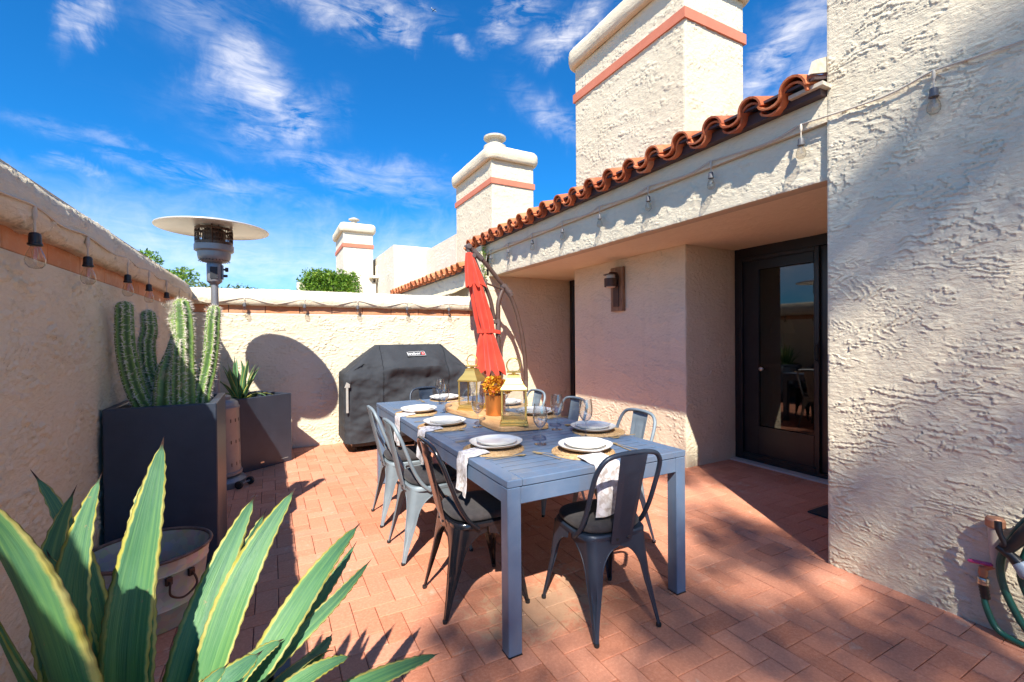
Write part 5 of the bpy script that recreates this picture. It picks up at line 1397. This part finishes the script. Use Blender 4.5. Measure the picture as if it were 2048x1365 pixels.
# cactus
def cactus():
    t = thing('cactus', 'clump of tall ribbed columnar cactus stems with pale spines in the tall planter', 'cactus')
    Y = 3.50
    stems = [([(-.655, Y-.02, .93), (-.70, Y-.03, 1.03), (-.735, Y-.04, 1.16), (-.757, Y-.05, 1.32), (-.763, Y-.05, 1.45), (-.762, Y-.05, 1.575)], [.042, .047, .047, .045, .044, .040], 8),
             ([(-.60, Y+.05, .93), (-.63, Y+.05, 1.06), (-.668, Y+.04, 1.20), (-.678, Y+.04, 1.35), (-.663, Y+.04, 1.44), (-.668, Y+.04, 1.535)], [.046, .046, .044, .042, .040, .036], 8),
             ([(-.565, Y-.05, .93), (-.560, Y-.05, 1.05), (-.555, Y-.04, 1.18), (-.525, Y-.02, 1.30), (-.502, Y-.01, 1.42), (-.520, Y, 1.52), (-.505, Y, 1.575)], [.070, .068, .058, .046, .041, .036, .030], 7),
             ([(-.47, Y-.06, .93), (-.47, Y-.06, 1.10), (-.475, Y-.05, 1.28), (-.475, Y-.04, 1.42), (-.48, Y-.03, 1.53), (-.487, Y-.03, 1.60)], [.055, .054, .053, .053, .050, .042], 7),
             ([(-.50, Y-.10, .93), (-.50, Y-.10, 1.10), (-.498, Y-.09, 1.27), (-.495, Y-.08, 1.36)], [.040, .040, .036, .026], 7),
             ([(-.40, Y-.02, .93), (-.385, Y-.02, 1.05), (-.355, Y, 1.20), (-.335, Y, 1.34), (-.328, Y, 1.46), (-.318, Y, 1.57)], [.047, .046, .044, .041, .040, .034], 7)]
    g = random.Random(17); sp = MB()
    for path, rad, ribs in stems:
        P = [Vector(p) for p in bez(path, 9)]; nr = len(P); m = MB(); n = ribs*6; rings = []; tot = nr
        rr = np.interp(np.linspace(0, 1, nr), np.linspace(0, 1, len(rad)), rad)
        P += [P[-1]+(P[-1]-P[-2]).normalized()*h*rad[-1] for h in (.35, .65, .85, .95)]; rr = list(rr)+[rad[-1]*.93, rad[-1]*.72, rad[-1]*.42, rad[-1]*.1]
        prev = None; uvs = []
        for i, p in enumerate(P):
            tg = (P[min(i+1, len(P)-1)]-P[max(i-1, 0)]).normalized()
            u = tg.cross(Vector((0, 1, 0))).normalized() if prev is None else (prev-tg*prev.dot(tg)).normalized()
            prev = u; w = tg.cross(u); ring = []
            for k in range(n):
                a = 2*math.pi*k/n; c = math.cos(a*ribs); e = (.5+.5*c)
                q = rr[i]*(.80+.30*e**1.3)*(1+.025*math.sin(i*1.9+k//6))
                ring.append(tuple(p+(u*math.cos(a)+w*math.sin(a))*q)); uvs.append((e, i/(len(P)-1)))
            rings.append(ring)
            if i > 1 and i < len(P)-1:
                for rb in range(ribs):
                    for _ in range(1):
                        a = 2*math.pi*rb/ribs; d = u*math.cos(a)+w*math.sin(a); c0 = p+d*rr[i]*1.09+tg*g.uniform(-.004, .004)
                        for s_ in range(7):
                            v = (d*.6+Vector((g.gauss(0, 1), g.gauss(0, 1), g.gauss(0, 1)))*.75).normalized()*g.uniform(.014, .030); q = v.cross(d).normalized()*.0013
                            sp.add([tuple(c0-q), tuple(c0+q), tuple(c0+v)], [(0, 1, 2)])
        v0 = [p for r in rings for p in r]; f = []
        for i in range(len(rings)-1):
            for j in range(n): k = (j+1) % n; f.append((i*n+j, i*n+k, (i+1)*n+k, (i+1)*n+j))
        m.add(v0, f, uvs); m.f.append(tuple((len(rings)-1)*n+j for j in range(n)))
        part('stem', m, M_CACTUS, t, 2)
    for k in range(420):         # dried woolly flower at one crown
        c0 = Vector((-.545, Y, 1.60))+Vector((g.gauss(0, .018), g.gauss(0, .015), g.gauss(0, .010))); v = Vector((g.gauss(-.3, 1), g.gauss(0, 1), g.gauss(.2, .8))).normalized()*.022; q = v.cross(Vector((.3, .5, .8))).normalized()*.001
        sp.add([tuple(c0-q), tuple(c0+q), tuple(c0+v)], [(0, 1, 2)])
    part('spines', sp, M_SPINE, t, kind='stuff')
cactus()

# agave leaves
def agave_leaf(parent, P0, P2, w, bend=.12, twist=0.0, seed=0, ctrl=None, nt=46, teeth=.0028, chan=.32, out=None):
    P0 = Vector(P0); P2 = Vector(P2); d = P2-P0; hor = Vector((d.x, d.y, 0))
    if out is not None: hor = Vector((*out, 0))
    if hor.length < .01: hor = Vector((0, -1, 0))
    hor.normalize(); up = Vector((0, 0, 1))
    P1 = Vector(ctrl) if ctrl else P0+d*.45+up*bend*d.length
    g = random.Random(seed); rings = []; uvs = []; nw = 9
    ph = g.uniform(0, 6); cu1 = g.uniform(-.045, .045)*d.length; cu2 = g.uniform(-.02, .02)*d.length; cz = g.uniform(-.02, .03)*d.length
    for i in range(nt+1):
        t = i/nt; p = P0*(1-t)**2+P1*2*t*(1-t)+P2*t*t; tg = ((P1-P0)*(1-t)+(P2-P1)*t).normalized()
        s = tg.cross(up if abs(tg.z) < .93 else -hor); 
        s0 = Vector((-hor.y, hor.x, 0)); s = (s0-tg*s0.dot(tg)).normalized(); n = s.cross(tg).normalized()
        if n.dot(-hor*.7+up*.7) < 0: n = -n
        p = p+s*(cu1*math.sin(math.pi*t)+cu2*math.sin(2*math.pi*t))+n*(cz*math.sin(math.pi*t)*t)
        a = twist*(t-.1); c_, s_ = math.cos(a), math.sin(a); s, n = s*c_+n*s_, n*c_-s*s_
        prof = (.62+.38*math.sin(math.pi/2*min(1, t/.42))) if t < .42 else (max(0, 1-((t-.42)/.58)**1.75))**.85
        if t > .955: prof = max(prof*.5, .035*(1-t)/.045)
        W = w*.41*prof; ring = []; u_ = []
        chn = chan*(1-.4*t); tk = (.20*(1-t)**1.3+.035)*w*prof+.0004
        tooth = teeth*(1 if (i+int(ph)) % 2 == 0 and .06 < t < .93 else 0)*min(1, w/.05)
        for k in range(nw):
            u = -1+2*k/(nw-1); x = u*(W+(tooth if abs(u) == 1 else 0)); z = chn*W*(u*u)
            wav = .02*w*math.sin(t*9+ph)*u*abs(u)
            ring.append(tuple(p+s*x+n*(z+wav))); u_.append(((u+1)/2, t))
        for k in range(nw-2, 0, -1):
            u = -1+2*k/(nw-1); x = u*W; z = chn*W*u*u-tk*(1-u*u)**.6
            ring.append(tuple(p+s*x*.99+n*(z+.02*w*math.sin(t*9+ph)*u*abs(u)))); u_.append(((u+1)/2, t))
        rings.append(ring); uvs += u_
    n = len(rings[0]); v0 = [p for r in rings for p in r]; f = []
    for i in range(nt):
        for j in range(n): k = (j+1) % n; f.append((i*n+j, i*n+k, (i+1)*n+k, (i+1)*n+j))
    m = MB(); m.add(v0, f, uvs)
    return part('leaf', m, M_AGAVE, parent, 2)
AG = thing('agave', 'large variegated agave with yellow toothed leaf margins filling the near corner', 'agave')
B0 = Vector((-.235, 1.15, .47))
def AL(tip, w, off=(0, 0), bend=.05, twist=0, seed=0, ctrl=None, out=None):
    agave_leaf(AG, (B0.x+off[0], B0.y+off[1], B0.z), tip, w, bend, twist, seed, ctrl, out=out)
AL((-.460, 1.35, 1.104), .080, (-.05, .03), .02, .2, 1, (-.27, 1.24, .86))      # A
AL((-.370, 1.30, 1.073), .072, (-.07, .00), .02, 0, 2, (-.385, 1.22, .80))      # B
AL((-.314, 1.25, 1.110), .085, (-.06, -.05), .02, -.5, 3, (-.365, 1.10, .84))   # C
AL((-.285, 1.45, 1.040), .088, (-.03, .05), .02, .3, 4, (-.325, 1.30, .80))     # D
AL((-.219, 1.30, 1.160), .100, (-.01, .0), .02, .15, 5, (-.255, 1.20, .86))     # E
AL((-.040, 1.48, .945), .095, (.03, .03), .02, .7, 6, (-.15, 1.22, .74))        # F
AL((.062, 1.40, .974), .105, (.05, .02), .02, .6, 8, (-.085, 1.18, .74))        # G
AL((.239, 1.45, .816), .088, (.08, .02), .02, .9, 9, (.02, 1.22, .70))          # H
AL((.236, 1.50, .742), .052, (.08, .05), .02, .9, 10, (.05, 1.33, .60))         # I
AL((-.020, 1.10, .720), .110, (.00, -.05), .05, .9, 11, (-.18, 1.00, .70))      # J
AL((.153, 1.45, .500), .060, (.09, .05), .02, .6, 12, (.08, 1.22, .56))         # K
AL((.150, 1.40, .480), .060, (.09, .02), .02, -.3, 22, (.02, 1.22, .60))
AL((.440, 1.30, .437), .072, (.10, -.02), .02, .5, 13, (.15, 1.10, .56))        # L
AL((-.402, .95, 1.18), .135, (-.03, -.07), .02, .3, 14, (-.345, 1.03, .95))     # M
AL((-.41, .78, 1.00), .10, (-.03, -.10), .02, -.5, 15, (-.29, .92, .90))        # N
AL((-.27, .80, .86), .105, (-.02, -.12), .02, .4, 16, (-.25, .90, .72))         # O
AL((.10, 1.00, .56), .085, (.09, -.06), .02, .4, 17, (-.02, 1.00, .60))
AL((-.62, 1.28, .86), .10, (-.10, .02), .02, 0, 18, (-.50, 1.18, .68))
AL((-.66, 1.02, .66), .10, (-.10, -.04), .02, 0, 19, (-.50, 1.08, .62))
AL((-.52, .70, .60), .10, (-.06, -.10), .02, 0, 20, (-.40, .86, .64))
AL((-.10, .62, .55), .09, (.02, -.12), .02, 0, 21, (-.16, .80, .60))
AL((.02, 1.22, .66), .08, (.04, -.01), .02, .5, 24, (-.08, 1.16, .64))
AL((-.015, 1.46, .90), .062, (.03, .04), .02, 1.2, 26, (-.13, 1.26, .74))
AL((.255, 1.36, .74), .050, (.07, .00), .02, 1.4, 27, (.05, 1.22, .66))
AL((-.395, 1.22, .97), .062, (-.05, .0), .02, -.4, 28, (-.34, 1.16, .78))
AL((-.075, 1.00, .775), .090, (.02, -.10), .02, .9, 29, (-.17, .93, .74))
AL((-.445, 1.10, .98), .075, (-.06, -.02), .02, .3, 30, (-.40, 1.10, .78))
AL((-.18, .86, .80), .090, (-.01, -.12), .02, -.8, 31, (-.20, .92, .73))
AL((.165, 1.14, .62), .060, (.09, -.02), .02, .8, 32, (.01, 1.08, .66))
a2 = thing('agave', 'small variegated agave growing in the shorter planter by the wall', 'agave')
g = random.Random(31); c0 = Vector((-.30, 5.74, .70))
for k in range(30):
    a = k*2.39996+g.uniform(-.2, .2); e = R(86-58*(k/29)**1.0+g.uniform(-6, 6)); Ln = .50*(1-.25*(k/29))*g.uniform(.85, 1.08)
    if k > 20: e = R(g.uniform(12, 38)); Ln *= .85
    tip = c0+Vector((math.cos(a)*math.cos(e), math.sin(a)*math.cos(e), math.sin(e)))*Ln
    if k > 20: tip.z = max(tip.z-.05, .74)
    if tip.y > 6.34: tip.y = 6.34-g.uniform(0, .05)
    b0 = c0+Vector((math.cos(a), math.sin(a), 0))*.03
    mid = b0+(tip-b0)*.5+Vector((0, 0, .03+.10*math.cos(e)))
    agave_leaf(a2, b0, tip, .052*g.uniform(.85, 1.1), 0, g.uniform(-.3, .3), k, tuple(mid), nt=18, teeth=.0)

# galvanised tub
tu = thing('metal_tub', 'empty galvanised oval tub with ring handle in front of the tall planter', 'tub', (-.545, 2.83, 0))
m = MB(); n = 64
def ov(r, z): return [(r*1.0*math.cos(a), r*.92*math.sin(a), z) for a in [2*math.pi*i/n for i in range(n)]]
m.loft([ov(.205, 0), ov(.21, .004), ov(.222, .10), ov(.226, .106), ov(.222, .112), ov(.242, .27), ov(.247, .277), ov(.244, .284), ov(.256, .345), ov(.252, .345), ov(.238, .27), ov(.205, .02), ov(.002, .015)], cap=True)
part('body', m, M_GALV, tu, True)
part('rim', MB().tube([(p[0], p[1], .350) for p in ov(.258, 0)]+[(.258, 0, .350)], .009, 10), pmat('rusty_rim', (.10, .055, .05), (.22, .15, .12), 20, .6, .3), tu, True)
ha = R(-52)
hx, hy = .246*math.cos(ha), .246*.92*math.sin(ha); dv = Vector((math.cos(ha), math.sin(ha), 0)); sv = Vector((-math.sin(ha), math.cos(ha), 0))
for s in (-1, 1): part('handle_bracket', MB().bbox(-.014, -.006, -.018, .014, .010, .018, .002).xf(Matrix.Translation(Vector((hx, hy, .255))+dv*.004+sv*.05*s) @ Matrix.Rotation(ha+math.pi/2, 4, 'Z')), M_LAMPM, tu)
part('handle', MB().tube(bez([tuple(Vector((hx, hy, .255))+dv*.016+sv*.05), tuple(Vector((hx, hy, .20))+dv*.03+sv*.058), tuple(Vector((hx, hy, .165))+dv*.03), tuple(Vector((hx, hy, .20))+dv*.03-sv*.058), tuple(Vector((hx, hy, .255))+dv*.016-sv*.05)], 6), .005, 8), M_LAMPM, tu, True)

# ------------------------------------------------------------------ string lights
def bulb_string(lab, pts, drops, sock_mat, drop=.045, sag=.0, sc=1.0, group='outdoor string lights', hang=(0, 0)):
    t = thing('string_lights', lab, 'string lights', (0, 0, 0), 0, group)
    part('cable', MB().tube(pts, .0052, 6), M_CABLE, t, True)
    sm_ = MB().lathe([(.006, 0), (.015, -.004), (.018, -.012), (.019, -.040), (.022, -.043), (.022, -.050), (.018, -.052)], 16, cap=True).mesh('lamp_socket', True); sm_.materials.append(sock_mat)
    bm_ = MB().lathe([(.013, -.052), (.016, -.060), (.026, -.085), (.030, -.105), (.028, -.122), (.018, -.135), (.002, -.139)], 18, cap=True).mesh('bulb', True); bm_.materials.append(M_BULB)
    fm_ = MB().tube([(-.006, 0, -.06), (-.010, 0, -.10), (0, 0, -.108), (.010, 0, -.10), (.006, 0, -.06)], .0008, 4).mesh('filament'); fm_.materials.append(M_SILVER)
    lm = MB().tube([(0, 0, .028), (0, 0, 0)], .004, 6).lathe([(.005, .02), (.010, .028), (.008, .04), (.004, .046)], 8).mesh('drop_lead', True); lm.materials.append(M_CABLE)
    for (x, y, z) in drops:
        z = z-drop
        for nm, me in (('drop_lead', lm), ('lamp_socket', sm_), ('bulb', bm_)):
            o = link(nm, me, None, t); o.location = (x, y, z); o.scale = (sc, sc, sc if nm != 'drop_lead' else max(1, drop/.045))
            if nm == 'bulb': q = link('filament', fm_, None, o)
    return t
xl = LX+.068
ys = [2.365, 2.93, 3.63, 4.19, 4.83, 5.45, 6.05]
pl = []
yy = .2; 
ptsL = [(xl, .2, 1.90)]
for y in [1.72]+ys: ptsL += [(xl, y-.3, 1.872), (xl, y, 1.892)]
ptsL += [(xl, 6.22, 1.85)]
bulb_string('string lights with black sockets strung along the shaded wall coping', bez(ptsL, 4), [(xl, y, 1.892) for y in ys], M_SOCKET_D, .100, 0, 1.0)
yb = BY-.068; xs = [-.27, .385, 1.03, 1.692, 2.31]
ptsB = [(xl, 6.22, 1.85), (-.70, yb, 1.825)]
for x in xs: ptsB += [(x-.33, yb, 1.815), (x-.06, yb, 1.868), (x, yb, 1.872), (x+.06, yb, 1.872)]
ptsB += [(2.6, yb, 1.862), (2.86, yb+.02, 1.95), (2.88, yb+.03, 2.3), (2.91, 6.25, 2.66)]
bulb_string('string lights with grey sockets strung along the sunlit back wall coping', bez(ptsB, 4), [(x, yb, 1.872) for x in xs], M_SOCKET_G, .050, 0, .95)
xf_ = 2.935; yf = [6.176, 5.619, 4.959, 4.287, 3.628, 2.961, 2.32, 1.664, 1.022]
ptsF = [(2.91, 6.25, 2.70)]
for y in yf: ptsF += [(xf_, y+.22, 2.655+.004), (xf_, y+.03, 2.688), (xf_, y, 2.690), (xf_, y-.03, 2.688)]
ptsF += [(xf_, .6, 2.66), (xf_, .2, 2.70)]
bulb_string('string lights with grey sockets hanging below the clay tile eave', bez(ptsF, 4), [(xf_-.004, y, 2.690) for y in yf], M_SOCKET_G, .085, 0, .95)

# ------------------------------------------------------------------ hose corner
hx = RX-.045
hs = thing('garden_hose', 'dark green hose coiled beside the tall wall near the tap', 'hose')
for k, (dy, r1, r2) in enumerate(((0, .0125, 0), (-.065, .0125, .03), (-.105, .0125, .055))):
    loop = bez([(hx-.03, .58+dy*.3, .66), (hx-.035, .67+dy*.6, .60), (hx-.035, .735+dy*.9, .48), (hx-.035, .772+dy, .34), (hx-.035, .745+dy, .20+r2), (hx-.03, .66+dy*.6, .06+r2), (hx-.03, .50, .03), (hx-.03, .36, .14), (hx-.03, .32, .40), (hx-.03, .42, .62), (hx-.03, .60+dy*.3, .66)], 6)
    part('coil', MB().tube([(a-k*.006, b, c) for a, b, c in loop], .0145, 10), M_HOSE, hs, True)
part('lead', MB().tube(bez([(hx, .832, .155), (hx-.01, .825, .12), (hx-.015, .79, .04), (hx-.02, .72, .018), (hx-.02, .55, .016), (hx-.02, .3, .016)], 6), .0135, 10), M_HOSE, hs, True)
part('strain_relief', MB().tube([(hx, .838-.001*i, .215-.007*i+0) for i in range(10)], [.0185 if i % 2 == 0 else .0165 for i in range(10)], 12), M_BLACKPL, hs, True)
tp = thing('garden_tap', 'taupe wall tap with faded magenta handle and ribbed copper cap', 'tap')
part('riser', MB().tube([(hx, .795, .31), (hx, .797, .36), (hx, .798, .40), (hx, .798, .495)], [.014, .018, .021, .026], 16), M_PIPE, tp, True)
part('cap', MB().lathe([(.030, .495), (.034, .50), (.034, .528), (.028, .538), (.005, .540)], 26, (hx, .798, 0)), M_COPPER2, tp)
part('valve_body', MB().tube([(hx, .838, .295), (hx, .838, .27), (hx, .838, .245)], [.014, .018, .012], 12).tube([(hx, .80, .315), (hx, .82, .30), (hx, .838, .285)], .012, 10), M_COPPER2, tp, True)
part('handle', MB().bbox(-.012, -.038, -.007, .012, .050, .007, .005).xf(Matrix.Translation((hx-.012, .838, .316)) @ Matrix.Rotation(R(-8), 4, 'X')), M_MAGENTA, tp)
part('coupling', MB().tube([(hx, .838, .246), (hx, .838, .242), (hx, .838, .230), (hx, .838, .229), (hx, .838, .226), (hx, .838, .216)], [.018, .021, .021, .017, .021, .021], 18), M_SILVER, tp, True)
part('wall_pipe', MB().tube([(hx, .798, .47), (RX+.01, .798, .47)], .012, 10), M_PIPE, tp, True)
nz_ = thing('spray_nozzle', 'grey and black spray nozzle hooked on the green hose coil', 'nozzle')
part('lever', MB().tube(bez([(hx-.07, .770, .545), (hx-.075, .765, .50), (hx-.07, .75, .455), (hx-.065, .76, .44)], 5), [.013]*5+[.011]*5+[.012]*6, 10), M_SOCKET_D, nz_, True)
part('barrel', MB().tube([(hx-.06, .775, .43), (hx-.062, .73, .405), (hx-.064, .71, .385)], [.014, .020, .024], 14), M_BLACKPL, nz_, True)
part('head', MB().tube([(hx-.064, .71, .385), (hx-.066, .68, .35), (hx-.066, .655, .335)], [.024, .034, .022], 16), M_NOZ, nz_, True)
part('grip', MB().tube([(hx-.06, .745, .42), (hx-.058, .70, .50), (hx-.05, .66, .58)], [.018, .026, .024], 12), M_BLACKPL, nz_, True)
part('collar', MB().tube([(hx-.05, .668, .565), (hx-.048, .660, .585)], [.030, .030], 18), M_SILVER, nz_, True)
hk = thing('hose_hanger', 'black wall bracket carrying the green hose coil', 'bracket')
part('plate', MB().bbox(RX-.022, .35, .48, RX-.013, .62, .66, .003), M_BLACKPL, hk); part('hook', MB().tube(bez([(RX-.015, .5, .60), (RX-.06, .5, .60), (RX-.11, .5, .585), (RX-.12, .5, .63)], 5), .010, 8), M_BLACKPL, hk, True)
# door mat
single('door_mat', MB().bbox(3.66, 1.60, .001, 4.40, 2.04, .014, .003), pmat('black_mat', (.02, .02, .024), (.04, .04, .045), 60, .9, bd=.003, bs=200), 'black ribbed door mat just inside the alcove', 'mat')

# gather up
for o in list(bpy.data.objects):
    if o.type == 'EMPTY' and not o.children and o.parent is None: bpy.data.objects.remove(o)
